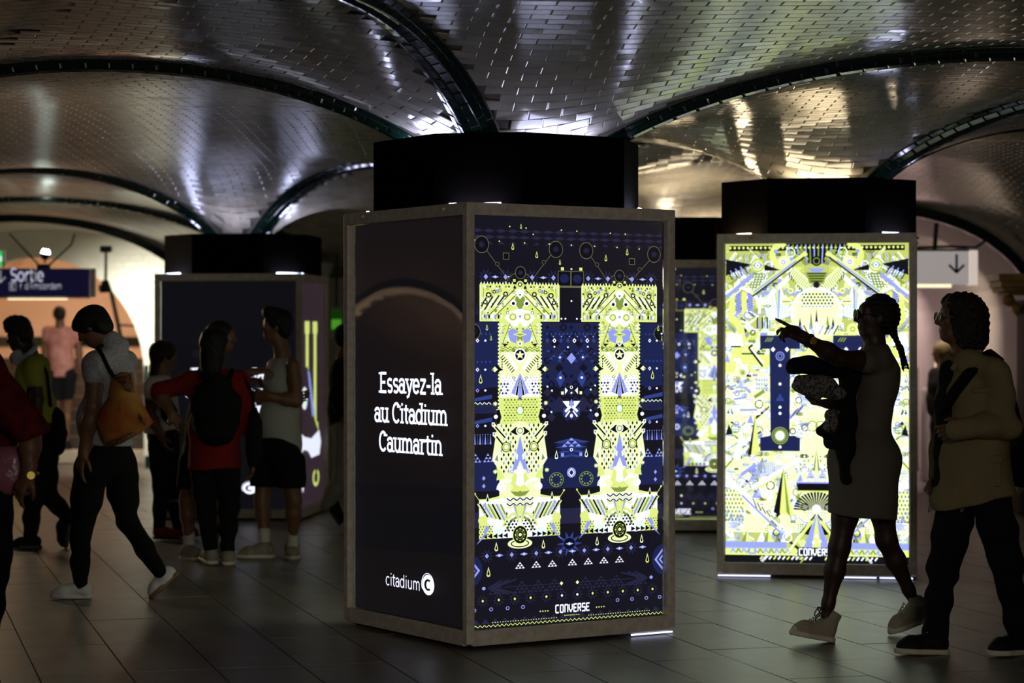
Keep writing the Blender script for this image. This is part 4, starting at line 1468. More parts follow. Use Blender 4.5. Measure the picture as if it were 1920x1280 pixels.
    for s in (1, -1):
        for k in range(6):
            a.line([(P_(s, 4 + k * 6), 176), (P_(s, 14 + k * 6), 158)], 2.6, ('lav', 'white', 'navy')[k % 3], 6)
    a.poly([(c - 10, 168), (c + 10, 168), (c, 150)], 'white', 6)
    # dark capitals with a glowing disc
    for x in (110, 256):
        a.poly([(x - 40, 178), (x + 40, 178), (x + 40, 204), (x + 21, 204), (x + 19, 372), (x + 40, 376), (x + 40, 402), (x - 40, 402), (x - 40, 376), (x - 19, 372), (x - 21, 204), (x - 40, 204)], 'dblue', 12)
        a.ring(x, 218, 8, 1.6, 'lav', 13)
        a.ring(x, 218, 4, 1.2, 'lav', 13)
        for y in (236, 272, 317, 329, 394):
            a.circ(x, y, 3, 'white', 13, 8)
        for s in (1, -1):
            a.dia(x + s * 14, 205, 4.5, 5, 'white', 13)
        a.circ(x, 372, 17, 'olive', 13, 20)
        a.ring(x, 372, 14, 1.4, 'dblue', 14)
        a.circ(x, 372, 9, 'white', 15, 18)
        a.poly([(x - 9, 305), (x, 290), (x + 9, 305)], 'blue', 13)
        for k in range(3):
            a.line([(x - 30 + k * 5, 190), (x - 24 + k * 5, 182)], 2, 'olive', 13)
    a.rect(c - 38, 464, c + 38, 478, 'black', 9)
    a.rect(c - 40, 461, c + 40, 464, 'lav', 9)
    a.rect(c - 40, 478, c + 40, 482, 'yel', 9)
    a.tri(c, 440, 14, 46, 'olive', 7)
    a.tri(c, 440, 5, 46, 'pale', 8)
    for r in range(4):
        for k in range(11):
            a.dia(c - 40 + k * 8, 412 + r * 8, 2.2, 3, ('lav', 'olive', 'white')[(r + k) % 3], 5)
    for k in range(20):
        q = math.pi * (1 + (k + .5) / 20.0)
        a.poly([(c, 516), (c + 46 * math.cos(q - .055), 516 + 36 * math.sin(q - .055)), (c + 46 * math.cos(q + .055), 516 + 36 * math.sin(q + .055))], 'black', 9)
    a.circ(c, 514, 9, 'white', 11)
    a.ring(c, 517, 15, 1.4, 'yel', 10, ry=5)
    a.poly([(c, 524), (c + 26, 590), (c - 26, 590)], 'lav', 9)
    a.poly([(c, 524), (c + 9, 590), (c - 9, 590)], 'yel', 10)
    for x, y in ((c - 6, 578), (c + 7, 576), (c, 566)):
        a.circ(x, y, 3.2, 'white', 11, 8)
    for s in (1, -1):
        a.poly([(c, 520), (P_(s, 34), 560), (P_(s, 16), 564)], 'black', 8)
    a.rect(c - 38, 588, c + 38, 606, 'black', 12)
    a.text('KONVERZE', c, 603, 17, 'white', .16, False, 13, width=72)
    a.rect(0, 604, W, H, 'black', 2)
    for k in range(12):
        a.line([(70 + k * 9, 612), (75 + k * 9, 606)], 3, 'white' if k % 3 else 'yel', 3)
        a.line([(200 + k * 9, 612), (205 + k * 9, 606)], 3, 'white' if k % 3 else 'yel', 3)
    return a


def art_shoe():
    """dark poster with a tall pair of capitals and a white canvas shoe"""
    a = Art(222, 790, PW, PH, 1.6)
    a.rect(0, 0, 222, 790, 'plum', 0)
    for x, y1 in ((84, 312), (152, 520)):
        a.rect(x - 20, y1 * 0 + 138, x + 20, 182, 'yel', 2)
        a.rect(x - 12, 182, x + 12, y1, 'yel', 2)
    a.poly([(138, 500), (178, 500), (186, 560), (160, 540)], 'yel', 2)
    a.poly([(30, 300), (88, 300), (150, 490), (186, 540), (100, 560), (20, 540)], 'plum', 3)
    a.poly([(88, 312), (104, 318), (150, 470), (128, 480)], 'lav', 4)
    a.circ(62, 410, 24, 'white', 5, 20, ry=40)
    a.circ(62, 410, 19, 'mint', 6, 20, ry=33)
    a.star(62, 410, 14, 'lav', 7)
    a.poly([(18, 520), (60, 545), (120, 556), (188, 530), (205, 575), (190, 620), (120, 625), (95, 600), (60, 590), (20, 610)], 'white', 5)
    a.poly([(20, 640), (50, 610), (62, 680), (50, 740), (20, 712)], 'white', 5)
    a.ring(160, 700, 22, 12, 'yel', 5, 18, -60, 250, ry=26)
    return a
# ---------------------------------------------------------------- advertising kiosks
M_GLASS = bpy.data.materials.new('clear_pane')
M_GLASS.use_nodes = True
_nt = M_GLASS.node_tree
_nt.nodes.clear()
_o = _nt.nodes.new('ShaderNodeOutputMaterial')
_t = _nt.nodes.new('ShaderNodeBsdfTransparent')
_g = _nt.nodes.new('ShaderNodeBsdfGlossy')
_g.inputs['Roughness'].default_value = .015
_f = _nt.nodes.new('ShaderNodeFresnel')
_f.inputs['IOR'].default_value = 1.55
_x = _nt.nodes.new('ShaderNodeMixShader')
_nz = _nt.nodes.new('ShaderNodeTexNoise')
_nz.inputs['Scale'].default_value = 1.1
_tc = _nt.nodes.new('ShaderNodeTexCoord')
_bp = _nt.nodes.new('ShaderNodeBump')
_bp.inputs['Strength'].default_value = .03
_bp.inputs['Distance'].default_value = .05
_nt.links.new(_tc.outputs['Object'], _nz.inputs['Vector'])
_nt.links.new(_nz.outputs['Fac'], _bp.inputs['Height'])
_nt.links.new(_bp.outputs[0], _g.inputs['Normal'])
_ge = _nt.nodes.new('ShaderNodeNewGeometry')
_mu = _nt.nodes.new('ShaderNodeMath')
_mu.operation = 'SUBTRACT'
_mu.use_clamp = True
_nt.links.new(_f.outputs[0], _mu.inputs[0])
_nt.links.new(_ge.outputs['Backfacing'], _mu.inputs[1])
_nt.links.new(_mu.outputs[0], _x.inputs[0])
_nt.links.new(_t.outputs[0], _x.inputs[1])
_nt.links.new(_g.outputs[0], _x.inputs[2])
_nt.links.new(_x.outputs[0], _o.inputs[0])

WARM, COOL = (1.0, .80, .50, 1), (.62, .66, 1.0, 1)


def tube_mat(kind, k):
    return mat('tube_%s_%d' % (kind, k), (.8, .8, .8), .4, emit=WARM if kind == 'warm' else COOL, strength=k)


ART_CACHE = {}
M_CAP = mat('cap_black', (.0022, .0014, .0014), .8, .04)


def kiosk(cx, cy, rz, s, H, cap, posters, tubes, label, strips=(), up=('cool', 8)):
    """posters: side index -> art function; side 0 faces local -Y, 1 +X, 2 +Y, 3 -X"""
    r = empty('advertising_kiosk', (cx, cy, 0), rz)
    tag(r, label, 'kiosk', 'lit advertising kiosks under the vaults')
    h = s / 2
    MB().box((0, 0, H / 2), (s - .16, s - .16, H - .08)).build('core', M_BLACK, r)
    MB().box((0, 0, .02), (s - .10, s - .10, .04)).build('plinth', M_BLACK, r)
    for k in range(4):
        a = k * math.pi / 2
        M3 = Matrix.Rotation(a, 3, 'Z')
        P3 = lambda x, y, z: M3 @ Vector((x, y, z))
        MB().box((0, 0, 0), (.046, .046, H - .03), bev=.006).build('post', M_FRAME, r, P3(h - .023, -h + .023, H / 2 + .015), a)
        MB().box((0, 0, 0), (s - .07, .034, .062), bev=.005).build('top_rail', M_FRAME, r, P3(0, -h + .017, H - .031), a)
        MB().box((0, 0, 0), (s - .07, .034, .075), bev=.005).build('bottom_rail', M_FRAME, r, P3(0, -h + .017, .0375 + .02), a)
        fn = posters.get(k, art_text)
        global PH
        PH = H - .062 - .095
        key = (fn.__name__, round(H, 3))
        loc = P3(0, -h + .045, .095 + PH / 2)
        if key not in ART_CACHE:
            po = fn().build('poster', r, loc, a)
            ART_CACHE[key] = po
        else:
            po = ART_CACHE[key].copy()
            COL.objects.link(po)
            po.parent = r
            po.location = loc
            po.rotation_euler = (0, 0, a)
        MB().box((0, 0, 0), (PW, .004, PH)).build('glass_pane', M_GLASS, r, P3(0, -h + .028, .095 + PH / 2), a)
        # lamp tube lying on the free corner of the lid
        kind, st = tubes[k]
        c = P3(h - .12, -h + .12, H - .003)
        t = empty('corner_lamp', c, a + math.radians(45), r)
        MB().cyl((-.13, 0, 0), (.13, 0, 0), .009).build('tube', tube_mat(kind, st), t)
        MB().box((0, 0, -.022), (.33, .05, .015), bev=.003).build('holder', M_FRAME, t)
        if k in strips:
            for (u0, u1) in strips[k]:
                MB().box((0, 0, 0), ((u1 - u0) * s, .008, .008)).build('foot_light', tube_mat('cool', 2), r, P3(((u0 + u1) / 2 - .5) * s, -h + .004, .012), a)
    MB().box((0, 0, H - .05), (s - .08, s - .08, .02)).build('lid', M_FRAME, r)
    c = s * .253
    e = h - .004
    oct_ = [(-e, -(e - c)), (-(e - c), -e), (e - c, -e), (e, -(e - c)), (e, e - c), (e - c, e), (-(e - c), e), (-e, e - c)]
    e2 = e - .02
    c2 = c - .012
    inn = [(-e2, -(e2 - c2)), (-(e2 - c2), -e2), (e2 - c2, -e2), (e2, -(e2 - c2)), (e2, e2 - c2), (e2 - c2, e2), (-(e2 - c2), e2), (-e2, e2 - c2)]
    vs = [(x, y, z) for z in (H - .03, H + cap) for x, y in oct_] + [(x, y, z) for z in (H - .03, H + cap) for x, y in inn]
    fs = []
    for i in range(8):
        j = (i + 1) % 8
        fs += [(i, j, 8 + j, 8 + i), (16 + j, 16 + i, 24 + i, 24 + j), (8 + i, 8 + j, 24 + j, 24 + i), (j, i, 16 + i, 16 + j)]
    mesh_obj('cap', vs, fs, M_CAP, r)
    MB().cyl((0, 0, H - .04), (0, 0, H + .1), .36, .36, 24).build('column_foot', M_BLACK, r)
    for k in range(4):
        a = k * math.pi / 2
        t = empty('vault_lamp', Matrix.Rotation(a, 3, 'Z') @ Vector((0, -.50, H + cap - .036)), a, r)
        MB().box((0, 0, 0), (.44, .085, .012)).build('lamp_panel', tube_mat(up[0], up[1]), t)
        MB().box((0, 0, -.025), (.48, .09, .03), bev=.004).build('holder', M_FRAME, t)
    return r


TS = 26
PW = 1.256 - .102
kA = kiosk(-.027, 11.97, .569, 1.256, 2.176, .355, {0: art_pair, 3: art_text, 1: art_text, 2: art_busy},
           [('cool', TS), ('warm', TS), ('cool', TS), ('cool', TS)], 'nearest and largest advertising kiosk with white slogan and pair of ornate capital letters',
           {0: [(.78, .985)]})
kR = kiosk(2.03, 15.12, -.17, 1.256, 2.184, .35, {0: art_busy, 1: art_text, 2: art_text, 3: art_pair},
           [('cool', TS), ('warm', TS), ('cool', TS), ('warm', TS)], 'advertising kiosk with bright yellow ornament poster behind the pointing woman',
           {0: [(.005, .27), (.60, .80), (.815, .98)]}, up=('warm', 8))
kL = kiosk(-2.32, 19.85, -.105, 1.256, 2.07, .335, {0: art_text, 1: art_shoe, 2: art_pair, 3: art_text},
           [('cool', TS), ('warm', TS), ('warm', TS), ('cool', TS)], 'advertising kiosk behind the group, with yellow letters and white shoe on its side', up=('cool', 15))
kB = kiosk(1.30, 18.6, -.03, 1.256, 2.14, .335, {0: art_pair, 1: art_text, 2: art_text, 3: art_text},
           [('warm', TS), ('warm', TS * 2), ('warm', TS), ('warm', TS)], 'farthest advertising kiosk, seen in the gap between the two big ones', up=('warm', 13))

# ---------------------------------------------------------------- signs and hall fittings
M_SIGNBLUE = mat('sign_navy', srgb(24, 24, 70), .4, emit=srgb(22, 22, 62), strength=.35)
M_SIGNTXT = mat('sign_lettering', srgb(210, 210, 220), .5, emit=srgb(205, 205, 218), strength=.3)
M_SIGNWHITE = mat('sign_white', srgb(214, 208, 204), .5, emit=srgb(178, 170, 168), strength=.62)
M_SIGNARROW = mat('sign_arrow', srgb(24, 30, 96), .5)
M_ALU = mat('pale_metal', srgb(198, 190, 180), .4, .5)


def flat_text(txt, x0, zb, size, y, weight, m, name, parent, width=None):
    ps, w = text_strokes(txt, weight)
    xs = width / (w * size) if width else 1
    vs, fs = [], []
    for p in ps:
        n = len(vs)
        vs += [(x0 + px * size * xs, y, zb + pz * size) for px, pz in p]
        ar = sum(p[i][0] * p[(i + 1) % len(p)][1] - p[(i + 1) % len(p)][0] * p[i][1] for i in range(len(p)))
        f = tuple(range(n, n + len(p)))
        fs.append(f if ar > 0 else f[::-1])
    return mesh_obj(name, vs, fs, m, parent)


def arrow_down(cx, cz, h, y, m, parent):
    b = MB()
    w = h * .13
    b.box((cx, y, cz), (w, .006, h))
    for s in (1, -1):
        b.box((cx + s * h * .2, y, cz - h * .30), (h * .62, .006, w), R=Matrix.Rotation(-s * math.radians(45), 3, 'Y'))
    return b.build('arrow', m, parent)


d = 22.6
S_ = d / F_PX
sg = empty('exit_sign', pt(88, 530, d))
tag(sg, 'navy hanging direction sign with white lettering and a down arrow', 'sign')
MB().box((-.16 * 1.6, 0, 0), (1.36, .10, 53 * S_), bev=.008).build('panel', M_SIGNBLUE, sg)
MB().box((87 * S_, 0, 0), (7 * S_, .104, 54 * S_), bev=.006).build('end_cap', M_ALU, sg)
MB().box((-.16 * 1.6, 0, -28 * S_), (1.36, .05, .012)).build('under_rail', M_ALU, sg)
flat_text('Sortie', -66 * S_, 3 * S_, 33 * S_, -.053, .13, M_SIGNTXT, 'lettering', sg, 62 * S_)
flat_text("r. d'Amsterdam", -49 * S_, -12 * S_, 17 * S_, -.053, .085, M_SIGNTXT, 'lettering', sg, 79 * S_)
flat_text('E', -66 * S_, -12 * S_, 14 * S_, -.053, .16, M_SIGNTXT, 'lettering', sg)
bx = MB()
for q in ((-62, 0, 12, 1), (-62, -14.5, 12, 1), (-68, -7, 1, 15), (-56, -7, 1, 15)):
    bx.box((q[0] * S_, -.053, q[1] * S_ + .0), (q[2] * S_, .004, q[3] * S_))
bx.build('letter_box', M_SIGNTXT, sg)
arrow_down(-85 * S_, 12 * S_, 22 * S_, -.053, M_SIGNTXT, sg)
MB().box((-6 * S_, 0, 30 * S_), (24 * S_, .06, 10 * S_), bev=.005).build('hanger_block', M_DARKMETAL, sg)
cb = MB()
for x0, z0, x1, z1 in ((-16, 34, -70, 92), (5, 34, 46, 72), (46, 72, 52, 92)):
    cb.tube([(x0 * S_, 0, z0 * S_), (x1 * S_, 0, z1 * S_)], .009)
cb.build('suspension_cable', M_DARKMETAL, sg)

sp = empty('spotlight', pt(84, 492, 23.2))
tag(sp, 'small bright uplight on a bracket above the navy exit sign', 'lamp')
q = 23.2 / F_PX
MB().cyl((0, 0, -.0), (0, 0, 8 * q), .012).build('stem', M_DARKMETAL, sp)
MB().cyl((-1 * q, 0, 6 * q), (1 * q, 0, 17 * q), .03, .05).build('housing', M_DARKMETAL, sp)
MB().cyl((1 * q, 0, 17 * q), (2 * q, 0, 24 * q), .045, .03).build('bulb', mat('bulb_white', (.9, 1, .9), .4, emit=(.82, 1.0, .88), strength=60), sp)

ex = empty('emergency_sign', pt(-4, 485, 22.9))
tag(ex, 'green emergency sign cut by the left picture edge', 'sign')
MB().box((0, 0, 0), (.13, .05, .15), bev=.006).build('panel', mat('green_lit', (.02, .3, .08), .5, emit=(.03, .45, .12), strength=1.2), ex)
MB().box((.02, -.028, 0), (.05, .006, .05)).build('symbol', mat('white_lit', (.8, .9, .8), .5, emit=(.8, 1, .85), strength=.8), ex)
MB().box((.06, -.0, 0), (.02, .06, .17), bev=.004).build('rim', M_ALU, ex)
ex2 = empty('emergency_sign', pt(631, 604, 23.6))
tag(ex2, 'green glowing sign seen in the gap left of the nearest kiosk', 'sign')
MB().box((0, 0, 0), (.12, .05, .30), bev=.006).build('panel', mat('green_dim', (.02, .2, .02), .5, emit=(.05, .32, .01), strength=.04), ex2)
MB().box((0, -.03, -.02), (.10, .01, .10), bev=.003).build('symbol', mat('green_hot', (.1, .5, .05), .5, emit=(.2, .9, .05), strength=.25), ex2)
MB().cyl((0, 0, .16), (0, 0, 1.2), .012).build('hanger', M_DARKMETAL, ex2)

cm = empty('ceiling_speaker', pt(199, 467, 25.2))
tag(cm, 'dark box on a pole hanging from the vault beside the exit arch', 'speaker')
q = 25.2 / F_PX
MB().box((0, 0, 0), (21 * q, .10, 12 * q), bev=.01).build('mount_plate', M_DARKMETAL, cm)
MB().cyl((0, 0, -6 * q), (-1 * q, 0, -58 * q), .016).build('pole', M_FRAME, cm)
MB().cyl((-2 * q, 0, -58 * q), (0, 0, -81 * q), 6 * q, 12 * q, 10).build('housing', M_DARKMETAL, cm)
MB().box((-11 * q, -.03, -73 * q), (4 * q, .04, 12 * q), bev=.004).build('label_plate', M_ALU, cm)

sl = empty('strip_light', pt(72, 558, 28.6))
tag(sl, 'long pale strip light in the stairway under the exit sign', 'lamp')
MB().cyl((-.38, 0, 0), (.36, 0, 0), .02).build('tube', mat('tube_pale', (.9, .8, .5), .4, emit=(1, .86, .5), strength=2.2), sl)
MB().box((0, 0, .045), (.8, .09, .03), bev=.005).build('holder', M_ALU, sl)

d = 20.4
S_ = d / F_PX
ws = empty('gate_sign', pt(1770, 502, d))
tag(ws, 'white illuminated hanging sign with a navy down arrow', 'sign')
MB().box((-8 * S_, 0, 0), (106 * S_, .12, 62 * S_), bev=.006).build('panel', M_SIGNWHITE, ws)
MB().box((53 * S_, .0, 0), (16 * S_, .126, 65 * S_), bev=.006).build('end_cap', mat('end_cap_white', srgb(236, 222, 210), .5, emit=srgb(230, 214, 204), strength=.7), ws)
MB().box((-24 * S_, 0, -34 * S_), (74 * S_, .06, 6 * S_), bev=.003).build('light_strip', mat('strip_warm', (.9, .85, .6), .5, emit=(1, .9, .58), strength=1.1), ws)
arrow_down(21 * S_, 8 * S_, 34 * S_, -.064, M_SIGNARROW, ws)
MB().box((-8 * S_, 0, 33 * S_), (106 * S_, .10, 4 * S_)).build('top_rail', M_DARKMETAL, ws)
hg = MB()
hg.cyl((-18 * S_, 0, 34 * S_), (-14 * S_, 0, 84 * S_), .02)
hg.tube([(-50 * S_, 0, 38 * S_), (10 * S_, 0, 40 * S_), (60 * S_, 0, 38 * S_), (88 * S_, .2, 54 * S_)], .012)
hg.build('hanger', M_DARKMETAL, ws)

# ticket gates under the right-hand arch
M_GATE = mat('gate_steel', srgb(190, 180, 170), .4, .5, noise=(4, .4, srgb(100, 92, 86)))
M_GATEPALE = mat('gate_pale', srgb(214, 204, 170), .5)
M_PADDLE = mat('gate_paddle', srgb(84, 76, 74), .3, .5)
for i, (gx, lab) in enumerate(((3.55, 'ticket gate nearest the yellow kiosk'), (4.05, 'ticket gate half hidden behind the curly haired man'), (4.50, 'ticket gate with pale fin right of the curly haired man'))):
    g = empty('ticket_gate', (gx, 24.1, 0))
    tag(g, lab, 'gate', 'ticket gates in the far corridor')
    MB().box((0, 0, .5), (.17, 1.4, 1.0), bev=.03).build('cabinet', M_GATE, g)
    MB().box((0, -.71, .55), (.12, .02, .7), bev=.004).build('front_plate', M_PADDLE, g)
    fin = MB()
    prof = [(-.06, 1.0), (.02, 1.0), (.10, 1.16), (.13, 1.26), (.13, 1.30), (-.06, 1.30)]
    fin.prism([(x, z) for x, z in prof], -.74, -.70)
    f = fin.build('fin', M_GATEPALE, g)
    f.rotation_euler = (math.radians(90), 0, 0)
    f.location = (0, -1.44 + .72 - .72 + .72, 0)
    MB().box((-.0, -.735 + .0, 1.19), (.05, .03, .07), bev=.01).build('reader', M_DARKMETAL, g)
    MB().box((.16, .1, .68), (.16, .03, 1.1), bev=.01).build('paddle', M_PADDLE, g)

# gilded pilaster at the right edge
M_GOLD = mat('dull_gold', srgb(196, 156, 84), .5, .5, noise=(6, .6, srgb(104, 78, 36)))
M_DARKWOOD = mat('dark_wood', srgb(58, 46, 30), .55, noise=(4, .5, srgb(40, 32, 22)))
pl = empty('pilaster', (pt(1952, 640, 20.0).x, 20.0, 0))
tag(pl, 'gilded wooden pilaster with stepped capital cut by the right edge', 'pilaster')
MB().box((0, 0, .93), (.36, .3, 1.86), bev=.01).build('shaft', M_DARKWOOD, pl)
cp = MB()
for w, z0, z1 in ((.84, 2.02, 2.085), (.80, 1.965, 2.02), (.76, 1.93, 1.965), (.66, 1.905, 1.93)):
    cp.box((0, 0, (z0 + z1) / 2), (w, w * .6, z1 - z0), bev=.008)
cp.build('capital', M_GOLD, pl)
for s in (-1, 1):
    v = MB()
    v.tube([(s * .30, 0, 1.90), (s * .27, 0, 1.84), (s * .22, 0, 1.82), (s * .205, 0, 1.76), (s * .22, 0, 1.73)], [.05, .045, .03, .035, .02], 8)
    v.cyl((s * .29, -.08, 1.86), (s * .29, .08, 1.86), .045)
    v.cyl((s * .22, -.08, 1.79), (s * .22, .08, 1.79), .035)
    v.build('scroll', M_GOLD, pl, smooth=True)
MB().box((0, 0, .1), (.46, .38, .2), bev=.02).build('base', M_DARKWOOD, pl)
# ---------------------------------------------------------------- people: smooth solid bodies from distance fields
class Field:
    def __init__(self):
        self.p = []

    def cone(self, a, b, ra, rb=None, k=.03, flat=None):
        """tapered limb; flat=(axis vector, factor) squeezes it along the axis"""
        self.p.append(('c', np.array(a, float), np.array(b, float), ra, ra if rb is None else rb, k, flat))
        return self

    def chain(self, pts, rs, k=.03):
        for i in range(len(pts) - 1):
            self.cone(pts[i], pts[i + 1], rs[i], rs[i + 1], k)
        return self

    def ell(self, c, R, rad, k=.03):
        self.p.append(('e', np.array(c, float), np.array(R, float), np.array(rad, float), 0, k, None))
        return self

    def ball(self, c, r, k=.03):
        return self.ell(c, np.eye(3), (r, r, r), k)

    def cut(self, c, r, k=.01):
        """hollow: subtract a ball"""
        self.p.append(('s', np.array(c, float), None, r, 0, k, None))
        return self

    def plane(self, c, n, k=0.0):
        """keep only the side opposite to n"""
        n = np.array(n, float)
        self.p.append(('p', np.array(c, float), n / np.linalg.norm(n), 0, 0, k, None))
        return self

    @staticmethod
    def prim(q, P):
        t = q[0]
        if t == 'c':
            a, b, ra, rb, fl = q[1], q[2], q[3], q[4], q[6]
            ab = b - a
            L2 = max(ab @ ab, 1e-9)
            pa = P - a
            h = np.clip((pa @ ab) / L2, 0, 1)
            v = pa - h[..., None] * ab
            if fl is not None:
                ax = np.array(fl[0], float)
                v = v + (v @ ax)[..., None] * ax * (1 / fl[1] - 1)
            return np.sqrt((v * v).sum(-1)) - (ra + (rb - ra) * h)
        if t == 'e':
            v = (P - q[1]) @ q[2].T / q[3]
            return (np.sqrt((v * v).sum(-1)) - 1) * q[3].min()
        if t == 's':
            return np.sqrt(((P - q[1]) ** 2).sum(-1)) - q[3]
        if t == 'p':
            return (P - q[1]) @ q[2]

    def bounds(self):
        lo, hi = np.full(3, 1e9), np.full(3, -1e9)
        for q in self.p:
            if q[0] == 'c':
                for c, r in ((q[1], q[3]), (q[2], q[4])):
                    lo, hi = np.minimum(lo, c - r), np.maximum(hi, c + r)
            elif q[0] == 'e':
                r = q[3].max()
                lo, hi = np.minimum(lo, q[1] - r), np.maximum(hi, q[1] + r)
        return lo - .025, hi + .025

    def evalf(self, P, idx=None):
        d = np.full(P.shape[:-1], 1e3)
        for i, q in enumerate(self.p):
            if idx is not None and not idx[i]:
                continue
            v = self.prim(q, P)
            k = q[5]
            if q[0] in 'ce':
                if k > 0:
                    h = np.clip(1 - np.abs(d - v) / k, 0, 1)
                    d = np.minimum(d, v) - h * h * k * .25
                else:
                    d = np.minimum(d, v)
            elif q[0] == 's':
                h = np.clip(1 - np.abs(d + v) / k, 0, 1)
                d = np.maximum(d, -v) + h * h * k * .25
            else:
                d = np.maximum(d, v)
        return d

    def mesh(self, res, noise=None):
        lo, hi = self.bounds()
        B = 12
        n = np.ceil((hi - lo) / res / B).astype(int) * B + 1
        D = np.ones(n, np.float32) * 9
        bs = B * res
        half = bs * math.sqrt(3) / 2
        nb = (n - 1) // B
        ii = np.stack(np.meshgrid(*[np.arange(k) for k in nb], indexing='ij'), -1).reshape(-1, 3)
        ctr = lo + (ii + .5) * bs
        V = np.stack([np.minimum(self.prim(q, ctr), 1e3) for q in self.p], -1)
        solid = np.array([q[0] in 'ce' for q in self.p])
        m = V[:, solid].min(1) if solid.any() else V.min(1)
        coarse = self.evalf(ctr)
        act = np.abs(coarse) < half * 1.5 + .03
        inside = coarse < 0
        off = np.stack(np.meshgrid(*[np.arange(B + 1)] * 3, indexing='ij'), -1) * res
        for t in range(len(ii)):
            s = ii[t] * B
            sl = tuple(slice(a, a + B + 1) for a in s)
            if act[t]:
                P = lo + s * res + off
                idx = (V[t] < m[t] + 2 * half + .06) | ~solid
                d = self.evalf(P, idx)
                if noise is not None:
                    d = d + noise(P)
                D[sl] = d
            else:
                D[sl] = np.where(D[sl] == 9, -9 if inside[t] else 9, D[sl])
        return surface_nets(D, lo, res)


def surface_nets(D, lo, res):
    D[0], D[-1], D[:, 0], D[:, -1], D[:, :, 0], D[:, :, -1] = 9, 9, 9, 9, 9, 9
    S = D < 0
    c = np.zeros(tuple(k - 1 for k in D.shape), np.int8)
    for x in (0, 1):
        for y in (0, 1):
            for z in (0, 1):
                c += S[x:D.shape[0] - 1 + x, y:D.shape[1] - 1 + y, z:D.shape[2] - 1 + z]
    cells = np.argwhere((c > 0) & (c < 8))
    if len(cells) == 0:
        return np.zeros((0, 3)), np.zeros((0, 4), int)
    idm = np.full(c.shape, -1, np.int32)
    idm[tuple(cells.T)] = np.arange(len(cells))
    acc = np.zeros((len(cells), 3))
    cnt = np.zeros(len(cells))
    cor = [(x, y, z) for x in (0, 1) for y in (0, 1) for z in (0, 1)]
    g = {q: D[cells[:, 0] + q[0], cells[:, 1] + q[1], cells[:, 2] + q[2]].astype(float) for q in cor}
    for a in cor:
        for ax in range(3):
            if a[ax] == 0:
                b = list(a)
                b[ax] = 1
                b = tuple(b)
                da, db = g[a], g[b]
                mk = (da < 0) != (db < 0)
                t = np.where(mk, da / np.where(mk, da - db, 1), 0)
                p = np.tile(np.array(a, float), (len(cells), 1))
                p[:, ax] = t
                acc += p * mk[:, None]
                cnt += mk
    v = lo + (cells + acc / cnt[:, None]) * res
    faces = []
    for ax in range(3):
        u, w = [(1, 2), (2, 0), (0, 1)][ax]
        sl0 = [slice(None)] * 3
        sl1 = [slice(None)] * 3
        sl0[ax] = slice(0, -1)
        sl1[ax] = slice(1, None)
        A, Bq = S[tuple(sl0)], S[tuple(sl1)]
        e = np.argwhere(A != Bq)
        e = e[(e[:, u] > 0) & (e[:, w] > 0) & (e[:, u] < c.shape[u]) & (e[:, w] < c.shape[w])]
        if not len(e):
            continue
        ins = A[tuple(e.T)]
        q = []
        for du, dw in ((1, 1), (0, 1), (0, 0), (1, 0)):
            f = e.copy()
            f[:, u] -= du
            f[:, w] -= dw
            q.append(idm[tuple(f.T)])
        q = np.stack(q, 1)
        q[~ins] = q[~ins][:, ::-1]
        faces.append(q[(q >= 0).all(1)])
    return v, np.concatenate(faces)


def fold(amp, fx=22., fy=18., fz=9., ph=0.0):
    def f(P):
        x, y, z = P[..., 0], P[..., 1], P[..., 2]
        return amp * (np.sin(fx * x + 5 * np.sin(fz * z + ph) + ph) * np.sin(fy * y + 3 * z + ph * 2) + .6 * np.sin(fz * 3 * z + 12 * x + ph))
    return f


def curls(amp, f=70.):
    def g(P):
        x, y, z = P[..., 0], P[..., 1], P[..., 2]
        return amp * (np.sin(f * x + 2 * np.sin(f * .6 * z)) * np.sin(f * y + 1.3) * np.sin(f * z + 2 * np.sin(f * .5 * x)) + .5 * np.sin(f * 1.9 * x + 1) * np.sin(f * 1.7 * z + f * y))
    return g


def nv(v):
    v = np.array(v, float)
    return v / np.linalg.norm(v)


def W(px, py, d):
    return np.array(pt(px, py, d))


class Person:
    """an Empty at the feet; every piece is meshed in world space and parented to it"""

    def __init__(self, base, label, group=None, name='person', cat='person'):
        self.base = np.array((base[0], base[1], 0.0))
        self.root = empty(name, tuple(self.base))
        tag(self.root, label, cat, group)

    def piece(self, name, field, m, res=.008, noise=None, parent=None, label=None):
        v, f = field.mesh(res, noise)
        o = mesh_obj(name, v - self.base, f, m, parent or self.root, smooth=True)
        if label:
            o['label'] = label
        return o

    def solid(self, name, mb, m, parent=None, smooth=False, label=None):
        mb.v = [tuple(Vector(q) - Vector(self.base)) for q in mb.v]
        o = mb.build(name, m, parent or self.root, smooth=smooth)
        if label:
            o['label'] = label
        return o


def head_frame(yaw, pitch=0.0, roll=0.0):
    """yaw: degrees, 0 looks away from the viewer (+y), 90 looks to picture left (-x); pitch>0 looks up"""
    y, p, r = math.radians(yaw), math.radians(pitch), math.radians(roll)
    f = np.array((-math.sin(y) * math.cos(p), math.cos(y) * math.cos(p), math.sin(p)))
    rt = np.array((math.cos(y), math.sin(y), 0.0))
    u = np.cross(rt, f)
    rt, u = rt * math.cos(r) + u * math.sin(r), u * math.cos(r) - rt * math.sin(r)
    return f, rt, u


